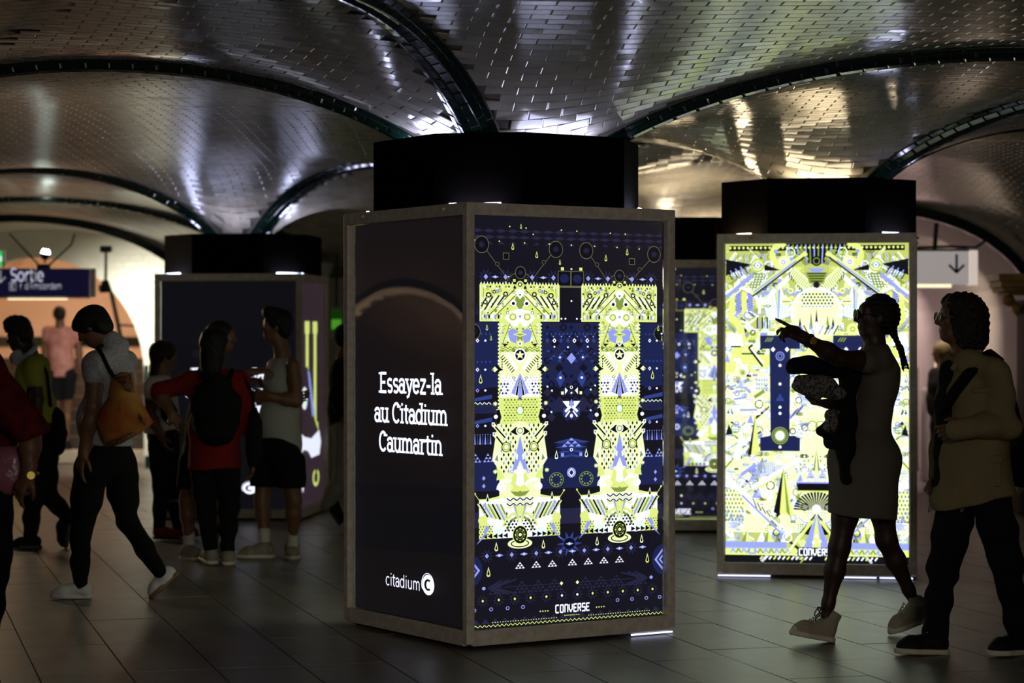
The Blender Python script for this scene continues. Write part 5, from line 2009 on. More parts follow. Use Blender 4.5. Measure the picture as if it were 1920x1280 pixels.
def add_head(F, hc, fr, s=1.0, lips=1.0, jaw=1.0):
    """hc: middle of the head; s=1 for a head 0.225 m high"""
    f, r, u = fr
    R = np.stack([r, f, u])
    at = lambda x, y, z: hc + (r * x + f * y + u * z) * s
    F.ell(at(0, -.012, .028), R, np.array((.073, .094, .085)) * s, .02)
    F.ell(at(0, .028, -.035), R, np.array((.056, .062, .075)) * s, .03)
    F.ell(at(0, .052, -.085), R, np.array((.036, .030, .026)) * s * jaw, .025)
    F.ell(at(0, .068, .036), R, np.array((.05, .024, .028)) * s, .02)
    F.cone(at(0, .088, .012), at(0, .110, -.022), .009 * s, .0125 * s, .012)
    F.ell(at(0, .096, -.028), R, np.array((.017, .010, .008)) * s, .008)
    F.cone(at(-.016, .083, -.052), at(.016, .083, -.052), .0085 * s * lips, None, .006)
    F.cone(at(-.013, .082, -.063), at(.013, .082, -.063), .0085 * s * lips, None, .006)
    for q in (-1, 1):
        F.ell(at(q * .033, .075, -.012), R, np.array((.024, .018, .022)) * s, .02)
        F.ell(at(q * .074, -.008, -.008), R, np.array((.010, .019, .031)) * s, .008)
    for q in (-1, 1):
        F.cut(at(q * .031, .104, .010), .016 * s, .012)
    return at


def add_eyes(per, hc, fr, s, parent):
    f, r, u = fr
    for q in (-1, 1):
        c = hc + (r * q * .031 + f * .077 + u * .010) * s
        e = Field().ball(c, .0125 * s, 0)
        per.piece('eye', e, mat('eye_white', srgb(190, 186, 180), .3), .005, parent=parent)


def add_hand(F, w, dirv, palm_n, curl=(.4, .5, .6, .7), spread=.12, s=1.0, thumb_side=1, thumb=.5):
    """w wrist, dirv along the hand, palm_n out of the palm; thumb_side: +1 thumb along dirv x palm_n"""
    d, n = nv(dirv), nv(palm_n)
    n = nv(n - d * (n @ d))
    t = np.cross(d, n) * thumb_side
    at = lambda a, b, c: w + (d * a + t * b + n * c) * s
    for b in (-.027, -.009, .009, .027):
        F.cone(at(.010, b * .75, 0), at(.085, b, -.002), .016 * s, .0125 * s, .014)
    L = ((.044, .026, .021), (.048, .030, .022), (.044, .028, .021), (.034, .021, .018))
    for i in range(4):
        b = .029 - i * .0193
        p = at(.088, b, -.002)
        ang = 0.0
        sp = (1.5 - i) * spread * .6
        rad = (.0092, .0095, .009, .0078)[i] * s
        for j in range(3):
            ang += curl[i] * (.75, 1.15, .8)[j]
            v = nv(d * math.cos(ang) + n * math.sin(ang) + t * sp)
            q = p + v * L[i][j] * s
            F.cone(p, q, rad * (1, .93, .86)[j], rad * (.95, .88, .74)[j], .006)
            p = q
    p = at(.022, .028, .006)
    F.cone(at(.008, .012, .004), p, .016 * s, .0135 * s, .014)
    a0 = thumb
    for j, l in enumerate((.038, .032, .026)):
        v = nv(d * (.80 + .1 * j) + t * (.75 - .28 * j - a0 * .3 * j) + n * (.25 + a0 * .35 * j))
        q = p + v * l * s
        F.cone(p, q, (.013, .0112, .0098)[j] * s, (.0115, .010, .008)[j] * s, .008)
        p = q
    F.cone(w - d * .03 * s, at(.02, 0, 0), .025 * s, .024 * s, .02, flat=(tuple(n), .78))


def add_limb(F, a, b, c, ra, rb, rc, k=.03):
    m1 = a + (b - a) * .45
    m2 = b + (c - b) * .35
    F.cone(a, m1, ra, (ra + rb) * .5 * 1.06, k)
    F.cone(m1, b, (ra + rb) * .5 * 1.06, rb, k)
    F.cone(b, m2, rb, rb * 1.06 if rb > rc else rb, k)
    F.cone(m2, c, rb * 1.06 if rb > rc else rb, rc, k)


def add_torso(F, pel, neck, rt, g=1.0, belly=0.0, hip=1.0):
    """pel: middle of pelvis, neck: base of neck, rt: unit vector to the person's right"""
    u = nv(neck - pel)
    rt = nv(rt - u * (rt @ u))
    f = np.cross(u, rt)
    R = np.stack([rt, f, u])
    at = lambda x, y, z: pel + rt * x + f * y + u * z
    L = np.linalg.norm(neck - pel)
    F.ell(at(0, 0, .02), R, np.array((.165 * hip, .118 * hip, .135)) * g, .05)
    F.ell(at(0, belly, L * .33), R, np.array((.138, .105 + belly, .18)) * g, .06)
    F.ell(at(0, .005, L * .66), R, np.array((.155, .112, .20)) * g, .06)
    return at, f, rt, u


def shoe(per, heel, toe, up=(0, 0, 1), m=None, sole_m=None, collar=.05, high=0.0, w=.040, lace=True, ankle=None, res=.007, lace_m=None, cap_m=None):
    """heel and toe: points of the sole's underside; returns the upper"""
    heel, toe, up = np.array(heel, float), np.array(toe, float), nv(up)
    d = toe - heel
    L = np.linalg.norm(d)
    d = d / L
    up = nv(up - d * (up @ d))
    sd = np.cross(up, d)
    at = lambda a, b, c: heel + d * (a * L) + sd * b + up * c
    F = Field()
    F.cone(at(.13, 0, .045), at(.40, 0, .05), w * .95, w * .88, .02)
    F.cone(at(.40, 0, .048), at(.72, 0, .036), w * .92, w * 1.02, .03)
    F.cone(at(.72, 0, .034), at(.88, 0, .028), w * 1.02, w * .74, .03)
    top = np.array(ankle, float) if ankle is not None else at(.2, 0, .10)
    F.cone(at(.2, 0, .055), at(.2, 0, .055) + (top - at(.2, 0, .055)) * 1.0, w * .98, w * .95 + .004, .03)
    F.cone(at(.25, 0, .066), at(.52, 0, .05), w * .72, w * .7, .02)
    if high:
        F.cone(top, top + nv(top - at(.2, 0, .055)) * high, w * .96, w * 1.02, .02)
        tt = top + nv(top - at(.2, 0, .055)) * high
        F.plane(tt, nv(top - at(.2, 0, .055)))
    F.plane(at(0, 0, .016), -up)
    o = per.piece('shoe', F, m, res)
    S = Field()
    S.cone(at(.12, 0, .012), at(.42, 0, .012), w * 1.10, w * .99, .02)
    S.cone(at(.42, 0, .012), at(.72, 0, .012), w * .99, w * 1.2, .03)
    S.cone(at(.72, 0, .012), at(.90, 0, .014), w * 1.2, w * .84, .03)
    S.plane(at(0, 0, 0), -up).plane(at(0, 0, .027), up)
    per.piece('sole', S, sole_m, res, parent=o)
    if lace:
        lm = MB()
        for k in range(5):
            a = .40 + k * .075
            z = .125 - k * .011 if high else .098 - k * .008
            lm.tube([at(a, -w * .62, z - .022), at(a, 0, z + .004), at(a, w * .62, z - .022)], .003, 5)
        per.solid('lace', lm, lace_m or sole_m, o)
    if cap_m is not None:
        C = Field()
        C.cone(at(.80, 0, .030), at(.885, 0, .027), w * 1.0, w * .78, .02)
        C.plane(at(0, 0, .02), -up).plane(at(.80, 0, 0), -d)
        per.piece('toe_cap', C, cap_m, res, parent=o)
    return o


def skin(name, r, g, b):
    return mat('skin_' + name, srgb(r, g, b), .5, .4, noise=(14, .25, srgb(int(r * .88), int(g * .84), int(b * .82))))


def cloth(name, r, g, b, bump=(220, .25), rough=.9, noise=None):
    return mat('cloth_' + name, srgb(r, g, b), rough, .15, noise=noise, bump=bump)
def pillow(mb, outline, y, t, n_in=3):
    """soft flat bag: outline in world (x, z), thickness t about plane y"""
    o = np.array(outline, float)
    c = o.mean(0)
    rows = []
    for s, q in ((-1, 1), (-1, .92), (-1, .75), (-1, .4)):
        pass
    prof = [(.02, -1.0), (.45, -.92), (.75, -.72), (.93, -.38), (1.0, 0), (.93, .38), (.75, .72), (.45, .92), (.02, 1.0)]
    vs = []
    for k, q in prof:
        for p in o:
            r = c + (p - c) * k
            vs.append((r[0], y + q * t, r[1]))
    m = len(o)
    fs = []
    for i in range(len(prof) - 1):
        for j in range(m):
            fs.append((i * m + j, i * m + (j + 1) % m, (i + 1) * m + (j + 1) % m, (i + 1) * m + j))
    mb.add(vs, fs)
    return mb


def ring_pts(c, ax, ay, r0, r1, n=16, a0=0, a1=360):
    return [c + ax * r0 * math.cos(math.radians(a0 + (a1 - a0) * i / n)) + ay * r1 * math.sin(math.radians(a0 + (a1 - a0) * i / n)) for i in range(n + 1)]


def glasses(per, hc, fr, s, m, lens, w=.026, h=.020):
    f, r, u = fr
    g = MB()
    for q in (-1, 1):
        c = hc + (r * q * .034 + f * .108 + u * .008) * s
        g.tube(ring_pts(c, r, u, w * s, h * s), .0032, 6)
        g.tube([c + r * q * w * s, c + (r * q * .040 - f * .03) * s, c + (r * q * .042 - f * .11 + u * .004) * s], .003, 6)
    b = hc + (f * .110 + u * .012) * s
    g.tube([b - r * .009 * s, b + r * .009 * s], .003, 6)
    o = per.solid('glasses', g, m)
    l = MB()
    for q in (-1, 1):
        c = hc + (r * q * .034 + f * .108 + u * .008) * s
        pts = ring_pts(c, r, u, w * s * .95, h * s * .95)[:-1]
        l.add(pts, [tuple(range(len(pts)))])
    per.solid('lens', l, lens, o)


BLACK_HAIR = mat('hair_black', srgb(16, 13, 12), .55, .3, bump=(160, .5))
BROWN_HAIR = mat('hair_dark_brown', srgb(28, 19, 15), .55, .3, bump=(160, .5))
M_RUB = mat('shoe_rubber', srgb(204, 196, 176), .6)
M_CANVAS = cloth('canvas_white', 160, 152, 132)
M_BLKSHOE = cloth('shoe_black', 24, 22, 22, rough=.6)
M_LENS = mat('lens', srgb(150, 160, 160), .05, .8)


# --- the woman who points at the posters
D = 11.5
w = lambda px, py, dd=0.0: W(px, py, D + dd)
P9 = Person(w(1625, 1205), 'woman with braided ponytail pointing left, in a pale short dress and white high-top shoes')
sk = skin('deep', 54, 35, 27)
hc = w(1643, 594, -.01)
fr = head_frame(93, 4)
B = Field()
add_head(B, hc, fr, .95, 1.25)
B.cone(w(1640, 628), w(1641, 660), .052, .058, .03)
at, tf, trt, tu = add_torso(B, w(1625, 865), w(1641, 662), np.array((0, 1., 0)), .92)
sh = w(1640, 680, -.15)
el, wr = w(1572, 671, -.29), w(1511, 635, -.40)
add_limb(B, sh, el, wr, .047, .040, .025)
hd = nv(w(1443, 603, -.44) - wr)
add_hand(B, wr, hd, (0.1, .75, -.65), (.03, .72, .9, 1.0), .10, .96, -1, .8)
s2, e2, w2 = w(1640, 682, .15), w(1606, 765, .10), w(1556, 757, -.10)
add_limb(B, s2, e2, w2, .047, .040, .026)
add_hand(B, w2, (-.9, -.3, .15), (.1, .2, 1), (.9, .9, .9, .9), .1, .95, 1, .6)
hipL, kneL, ankL = w(1600, 880, -.06), w(1574, 1025, -.07), w(1548, 1158, -.08)
hipR, kneR, ankR = w(1645, 880, .09), w(1662, 1012, .13), w(1714, 1128, .22)
for a, b, c in ((hipL, kneL, ankL), (hipR, kneR, ankR)):
    B.cone(a, a + (b - a) * .6, .078, .063, .03)
    B.cone(a + (b - a) * .6, b, .063, .051, .03)
    B.cone(b, b + (c - b) * .33, .05, .049, .03)
    B.cone(b + (c - b) * .33, b + (c - b) * .8, .049, .029, .03)
    B.cone(b + (c - b) * .8, c, .029, .027, .03)
b9 = P9.piece('body', B, sk, .006)
add_eyes(P9, hc, fr, .95, b9)
Dr = Field()
ey = np.eye(3)
Dr.ell(w(1642, 715), ey, (.120, .175, .165), .06)
Dr.ell(w(1628, 790), ey, (.112, .155, .14), .06)
Dr.ell(w(1622, 860), ey, (.176, .20, .16), .06)
for dd in (-.07, .07):
    Dr.cone(w(1620, 870, dd), w(1617, 985, dd), .172, .168, .05)
Dr.cone(w(1641, 672, -.13), w(1641, 672, .13), .062, .062, .04)
Dr.cone(w(1643, 676, -.13), w(1624, 678, -.20), .062, .058, .03)
Dr.cone(w(1643, 676, .13), w(1632, 700, .16), .062, .058, .03)
Dr.cone(w(1641, 662), w(1641, 690), .072, .11, .04)
Dr.plane(w(1615, 966), (-.115, 0, -1.0))
Dr.cut(w(1634, 640), .072, .01)
P9.piece('dress', Dr, cloth('dress_pale', 96, 90, 82), .0085, fold(.004, 14, 12, 6))
Hr = Field()
f9, r9, u9 = fr
R9 = np.stack([r9, f9, u9])
Hr.ell(hc - f9 * .018 + u9 * .030, R9, np.array((.080, .098, .088)), .02)
Hr.ell(hc - f9 * .055 - u9 * .012, R9, np.array((.066, .060, .075)), .03)
Hr.plane(hc + f9 * .052 + u9 * .05, nv(f9 * .95 - u9 * .32))
hair9 = P9.piece('hair', Hr, BLACK_HAIR, .0065, lambda P: .003 * np.sin(((P - hc) @ u9) * 260 + 40 * ((P - hc) @ r9)))
brd = random.Random(3)
Br = Field()
for k in range(9):
    a = w(1674 + brd.uniform(-6, 5), 622 + brd.uniform(-6, 6), brd.uniform(-.05, .05))
    m1 = w(1686 + brd.uniform(-5, 5), 652, brd.uniform(-.05, .05))
    e = w(1699 + brd.uniform(-7, 5), 684 + brd.uniform(-8, 14), brd.uniform(-.06, .06))
    Br.chain([w(1660, 606, 0), a, m1, e], [.02, .011, .009, .005], .008)
P9.piece('braid', Br, BLACK_HAIR, .006, lambda P: .0016 * np.sin(P[..., 2] * 330), parent=hair9)
glasses(P9, hc, fr, .95, mat('frame_tortoise', srgb(40, 28, 22), .3, .5), M_LENS, .027, .023)
wt9 = MB()
wd = nv(wr - el)
wa, wb_ = nv(np.cross(wd, (0, 1, .2))), None
wb_ = np.cross(wd, wa)
wt9.tube(ring_pts(wr - wd * .022, wa, wb_, .032, .030), .006, 6)
o = P9.solid('watch_strap', wt9, mat('leather_dark', srgb(36, 24, 18), .6))
fc = MB()
fn9 = nv(np.array((0, -1, .25)) - wd * (np.array((0, -1, .25)) @ wd))
fc.cyl(wr - wd * .022 + fn9 * .027, wr - wd * .022 + fn9 * .036, .019, .019, 16)
P9.solid('watch_face', fc, mat('watch_gold', srgb(190, 150, 84), .3, .5, .6), o)
shoe(P9, W(1557, 1203.5, 11.43), W(1485, 1190, 11.36), (0, 0, 1), M_CANVAS, M_RUB, ankle=w(1551, 1172, -.075), high=.075, w=.043, res=.006, cap_m=M_RUB)
shoe(P9, W(1731, 1166, 11.76), W(1673, 1188, 11.70), (-.25, 0, 1), M_CANVAS, M_RUB, ankle=w(1716, 1142, .22), high=.07, w=.043, res=.006, cap_m=M_RUB)
lb = MB()
for dx, dz, q in ((-.02, .03, 1), (.012, .035, -1)):
    c = np.array(w(1537 + dx * 200, 1146, -.10))
    lb.tube(ring_pts(c, np.array((.5 * q, .3, .8)), np.array((1, -.2, -.2)) * .6, .026, .016, 14), .0035, 5)
lb.tube([w(1542, 1158, -.1), w(1536, 1154, -.1), w(1530, 1158, -.11), w(1528, 1166, -.11)], .0035, 5)
P9.solid('loose_lace', lb, mat('lace_dark', srgb(70, 64, 54), .8))
# what she carries over her arm
jk = Person(w(1535, 760, -.16), 'dark jacket rolled over the arm of the pointing woman', name='jacket', cat='jacket')
J = Field()
J.chain([w(1489, 687, -.16), w(1520, 686, -.18), w(1560, 690, -.17), w(1600, 697, -.10)], [.042, .045, .044, .045], .02)
J.chain([w(1592, 700, -.08), w(1588, 790, -.17), w(1587, 850, -.19), w(1588, 893, -.19)], [.05, .048, .044, .036], .03)
J.chain([w(1540, 806, -.18), w(1556, 800, -.18), w(1578, 770, -.16)], [.026, .036, .045], .03)
J.chain([w(1556, 830, -.18), w(1570, 822, -.18)], [.03, .036], .03)
J.plane(w(1588, 910, -.19), (0, 0, -1))
jk.piece('folded_cloth', J, cloth('jacket_black', 16, 16, 18), .008, fold(.006, 26, 20, 12))
jk.root.location.z = 0
sc = Person(w(1530, 745, -.2), 'black and white patterned scarf bunched under the rolled jacket', name='scarf', cat='scarf')
S9 = Field()
S9.chain([w(1497, 715, -.20), w(1515, 722, -.21), w(1545, 724, -.21), w(1572, 735, -.18)], [.032, .04, .046, .04], .03)
S9.chain([w(1497, 725, -.21), w(1508, 738, -.21)], [.024, .008], .02)
S9.chain([w(1530, 735, -.22), w(1536, 750, -.22)], [.03, .01], .02)
S9.chain([w(1560, 778, -.22), w(1557, 795, -.22)], [.034, .036], .03)
sc.piece('folded_cloth', S9, mat('scarf_print', srgb(30, 29, 29), .9, .1, noise=(70, 1.0, srgb(132, 128, 124)), bump=(150, .3)), .008, fold(.008, 40, 30, 25))

# --- the curly haired man behind her
D = 11.0
P10 = Person(w(1815, 1227), 'man with shoulder-length curly hair and glasses in a khaki jacket and dark trousers')
sk2 = skin('tan', 104, 74, 56)
hc = w(1798, 600)
fr = head_frame(96, 6)
B = Field()
add_head(B, hc, fr, .98)
B.cone(w(1803, 632), w(1812, 672), .056, .062, .03)
rt10 = nv((math.cos(math.radians(115)), math.sin(math.radians(115)), 0))
add_torso(B, w(1826, 900), w(1814, 672), rt10, 1.0)
shL, elL, wrL = w(1862, 700, -.15), w(1890, 798, -.17), w(1814, 803, -.24)
shR, elR, wrR = w(1785, 695, .16), w(1772, 800, .20), w(1760, 890, .14)
add_limb(B, shL, elL, wrL, .050, .042, .028)
add_limb(B, shR, elR, wrR, .050, .042, .028)
add_hand(B, wrL, (-.9, .2, -.15), (.1, .9, -.2), (.5, .6, .6, .7), .1, .98, -1, .4)
add_hand(B, wrR, (-.15, -.1, -1), (.3, -.9, 0), (.4, .5, .6, .6), .1, 1.0, 1, .4)
hipF, kneF, ankF = w(1800, 925, .08), w(1770, 1056, .09), w(1754, 1185, .04)
hipB, kneB, ankB = w(1856, 928, -.07), w(1886, 1052, -.07), w(1908, 1172, -.02)
for a, b, c in ((hipF, kneF, ankF), (hipB, kneB, ankB)):
    B.cone(a, b, .085, .058, .03)
    B.cone(b, c, .055, .036, .03)
b10 = P10.piece('body', B, sk2, .007)
add_eyes(P10, hc, fr, .98, b10)
f10, r10, u10 = fr
R10 = np.stack([r10, f10, u10])
H = Field()
H.ell(hc - f10 * .030 + u10 * .018, R10, np.array((.112, .112, .118)), .03)
H.ell(hc - f10 * .060 - u10 * .075, R10, np.array((.118, .088, .095)), .04)
H.ell(hc + f10 * .035 + u10 * .085, R10, np.array((.075, .055, .04)), .03)
H.cut(hc + f10 * .135 - u10 * .035, .088, .02)
P10.piece('hair', H, BROWN_HAIR, .0065, curls(.007, 88))
glasses(P10, hc, fr, .98, mat('frame_wire', srgb(120, 116, 108), .3, .6, .5), M_LENS, .024, .020)
J = Field()
khaki = cloth('khaki', 132, 118, 86, noise=(6, .4, srgb(108, 96, 70)))
Rj = np.stack([rt10, np.cross((0, 0, 1), rt10), (0, 0, 1)])
J.ell(w(1822, 740), Rj, (.190, .145, .19), .05)
J.ell(w(1824, 850), Rj, (.182, .150, .19), .06)
J.cone(w(1826, 860), w(1827, 970), .182, .206, .05)
J.cone(w(1818, 684, -.13), w(1796, 682, .13), .066, .066, .05)
J.chain([shL, shL + (elL - shL) * .5, elL, elL + (wrL - elL) * .5, wrL + (wrL - elL) * .32], [.070, .064, .056, .054, .050], .03)
J.chain([shR, elR, wrR], [.066, .056, .048], .03)
J.cone(w(1812, 664), w(1814, 680), .070, .085, .03)
J.plane(w(1830, 938), (.22, 0, -1.0))
J.cut(w(1800, 650, -.02), .066, .01)
j10 = P10.piece('jacket', J, khaki, .008, fold(.009, 17, 13, 8, .6))
Sh = Field()
Sh.chain([w(1780, 690, -.03), w(1775, 760, -.02), w(1772, 850, .0), w(1772, 930, .0)], [.042, .05, .052, .05], .03)
Sh.plane(w(1772, 945), (0, 0, -1))
P10.piece('shirt', Sh, cloth('shirt_black', 24, 22, 24), .008, fold(.004, 20, 16, 12))
Co = Field()
Co.chain([w(1788, 690, -.10), w(1806, 668, -.10), w(1834, 664, -.06), w(1842, 668, .06)], [.016, .022, .024, .022], .02)
P10.piece('collar', Co, khaki, .007, parent=j10)
for px, py, ww, hh in ((1830, 748, .10, .11), (1838, 880, .13, .14)):
    pk = MB()
    fdir = np.cross((0, 0, 1), rt10)
    c = w(px, py) + np.array((.02, 0, 0))
    c = np.array((w(px, py)[0], w(px, py)[1] - .165, w(px, py)[2]))
    pk.box(c, (ww, .022, hh), bev=.008, R=Matrix.Rotation(math.radians(-22), 3, 'Z'))
    pk.box(c + np.array((0, -.008, hh * .42)), (ww * 1.06, .024, hh * .25), bev=.008, R=Matrix.Rotation(math.radians(-22), 3, 'Z'))
    P10.solid('pocket', pk, khaki, j10)
T = Field()
for a, b, c in ((hipF, kneF, ankF), (hipB, kneB, ankB)):
    T.chain([a, a + (b - a) * .5, b, b + (c - b) * .5, c + (c - b) * .02], [.092, .090, .077, .061, .062], .03)
T.ell(w(1828, 905), Rj, (.160, .125, .11), .05)
for c, b in ((ankF, kneF), (ankB, kneB)):
    pass
P10.piece('trousers', T, cloth('trousers_black', 20, 20, 24), .008, fold(.005, 18, 16, 14, 1.2))
ds = MB()
for px in (1745, 1806):
    c = w(px, 948, -.12 if px > 1760 else .0)
    ds.tube(ring_pts(c, np.array((.3, .1, .9)), np.array((.6, 0, -.1)), .032, .010, 14), .0035, 5)
P10.solid('drawstring', ds, mat('cord_pale', srgb(110, 104, 96), .8), j10)
shoe(P10, W(1772, 1226, 11.02), W(1682, 1224, 10.96), (0, 0, 1), M_BLKSHOE, M_RUB, w=.046, res=.007, ankle=w(1757, 1196, .03), lace_m=M_RUB)
shoe(P10, W(1916, 1226, 11.02), W(1858, 1229, 10.86), (0, 0, 1), M_BLKSHOE, M_RUB, w=.046, res=.007, ankle=w(1908, 1190, .0), lace_m=M_RUB)
bg = Person(w(1912, 860, .05), 'black shoulder bag slung on the curly haired man by a diagonal strap', name='shoulder_bag', cat='bag')
bm_ = MB()
bm_.box(w(1918, 862, .06), (.12, .30, .26), bev=.035, R=Matrix.Rotation(.3, 3, 'Z'))
bb = bg.solid('pouch', bm_, cloth('bag_black', 18, 18, 20))
stp = MB()
stp.tube([w(1765, 775, -.03), w(1790, 735, -.155), w(1815, 702, -.175), w(1838, 676, -.15), w(1856, 664, -.06), w(1872, 676, .08), w(1892, 740, .17), w(1912, 815, .12)], .027, 8)
bg.solid('strap', stp, cloth('strap_black', 14, 14, 15), smooth=True)

# --- the woman with the tote bag
D = 13.4
P4 = Person(w(200, 1122), 'woman with bobbed black hair looking down, in a grey speckled shirt and white slip-on shoes')
sk3 = skin('light', 116, 82, 62)
hc = w(173, 612)
fr = head_frame(76, -34)
B = Field()
add_head(B, hc, fr, .96)
B.cone(w(188, 622), w(205, 655), .050, .058, .03)
rt4 = nv((math.cos(math.radians(62)), math.sin(math.radians(62)), 0))
add_torso(B, w(198, 855), w(206, 655), rt4, .98)
shL, elL, wrL = w(180, 682, -.15), w(175, 762, -.19), w(156, 848, -.17)
add_limb(B, shL, elL, wrL, .048, .043, .030)
add_hand(B, wrL, (-.2, .05, -1), (.75, .6, 0), (.25, .35, .45, .5), .1, .98, 1, .3)
shR, elR, wrR = w(232, 680, .15), w(225, 765, .2), w(190, 840, .22)
add_limb(B, shR, elR, wrR, .048, .043, .030)
add_hand(B, wrR, (-.3, .1, -.9), (-.6, .6, 0), (.3, .4, .5, .5), .1, .98, 1, .3)
hipF, kneF, ankF = w(172, 880, -.07), w(151, 1000, -.07), w(151, 1100, -.02)
hipB, kneB, ankB = w(226, 880, .07), w(238, 975, .07), w(306, 1082, -.02)
for a, b, c in ((hipF, kneF, ankF), (hipB, kneB, ankB)):
    B.cone(a, b, .085, .055, .03)
    B.cone(b, c, .052, .032, .03)
b4 = P4.piece('body', B, sk3, .008)
add_eyes(P4, hc, fr, .96, b4)
f4, r4, u4 = fr
R4 = np.stack([r4, f4, u4])
H = Field()
H.ell(hc - f4 * .010 + u4 * .034, R4, np.array((.092, .112, .088)), .02)
H.ell(hc - f4 * .062 - u4 * .030, R4, np.array((.084, .052, .065)), .03)
H.ell(hc + f4 * .062 + u4 * .052, R4, np.array((.064, .04, .034)), .02)
H.cut(hc + f4 * .115 - u4 * .055, .085, .015)
P4.piece('hair', H, BLACK_HAIR, .008, lambda P: .0012 * np.sin(((P - hc) @ r4) * 420))
S = Field()
R4t = np.stack([rt4, np.cross((0, 0, 1), rt4), (0, 0, 1)])
S.ell(w(207, 705), R4t, (.185, .140, .17), .06)
S.ell(w(199, 780), R4t, (.165, .150, .18), .06)
S.cone(w(198, 790), w(199, 850), .150, .162, .05)
S.cone(shL + np.array((0, 0, .01)), shR + np.array((0, 0, .01)), .066, .066, .05)
S.cone(shL, w(177, 702, -.17), .070, .068, .03)
S.cone(shR, w(230, 712, .17), .070, .068, .03)
S.cone(w(205, 642), w(207, 665), .062, .085, .03)
S.cone(w(211, 636), w(222, 648), .045, .06, .03)
S.plane(w(199, 834), (.0, 0, -1))
S.cut(w(187, 634), .052, .01)
P4.piece('shirt', S, mat('cloth_speckled', srgb(176, 172, 176), .9, .1, noise=(90, .7, srgb(120, 118, 128)), bump=(120, .3)), .0085, fold(.006, 15, 13, 7, .3))
T = Field()
for a, b, c in ((hipF, kneF, ankF), (hipB, kneB, ankB)):
    T.chain([a, a + (b - a) * .5, b, b + (c - b) * .5, c], [.105, .088, .060, .054, .042], .03)
T.ell(w(199, 852), R4t, (.17, .135, .14), .05)
P4.piece('trousers', T, cloth('leggings_black', 14, 14, 16), .0085, fold(.003, 18, 16, 14, 2.2))
M_WSHOE = cloth('shoe_white', 196, 192, 190, rough=.7)
shoe(P4, W(168, 1121, 13.40), W(97, 1121, 13.34), (0, 0, 1), M_WSHOE, M_WSHOE, w=.040, res=.0075, lace=False, ankle=w(157, 1106, -.02))
shoe(P4, W(334, 1080, 13.42), W(287, 1122, 13.36), (-.72, 0, .7), M_WSHOE, mat('sole_brown', srgb(120, 88, 66), .8), w=.040, res=.0075, lace=False, ankle=w(311, 1086, -.02))
tb = Person(w(232, 800, -.24), 'orange and mustard flowered tote bag on the shoulder of the woman in grey', name='tote_bag', cat='bag')
tp = MB()
ol = [W(x, y, 13.16) for x, y in ((211, 704), (228, 697), (248, 698), (259, 738), (274, 768), (287, 791), (279, 801), (257, 815), (228, 832), (199, 840), (190, 822), (179, 792), (187, 770), (205, 742))]
pillow(tp, [(p[0], p[2]) for p in ol], 13.16, .075)
M_TOTE = mat('cloth_tote', srgb(164, 122, 58), .85, .15, noise=(5.5, 1.0, srgb(146, 66, 32)), bump=(9, .8))
tbag = tb.solid('bag', tp, M_TOTE, smooth=True)
for poly in (((211, 706), (247, 700), (256, 738), (240, 742), (232, 722)), ((199, 838), (228, 831), (258, 814), (256, 806), (226, 820), (198, 829)), ((262, 770), (280, 790), (275, 798), (258, 780))):
    pr = MB()
    o2 = [W(x, y, 13.155) for x, y in poly]
    pillow(pr, [(p[0], p[2]) for p in o2], 13.158, .074)
    tb.solid('printed_border', pr, mat('cloth_tote_dark', srgb(74, 34, 34), .85, .15, noise=(40, 1.0, srgb(120, 92, 70))), tbag, smooth=True)
stp = MB()
stp.tube([w(213, 706, -.25), w(203, 690, -.27), w(192, 666, -.25), w(184, 652, -.17), w(190, 648, -.08), w(205, 655, 0), w(232, 700, -.02), w(246, 702, -.2)], .013, 8)
tb.solid('strap', stp, cloth('strap_black', 14, 14, 15), tbag, smooth=True)



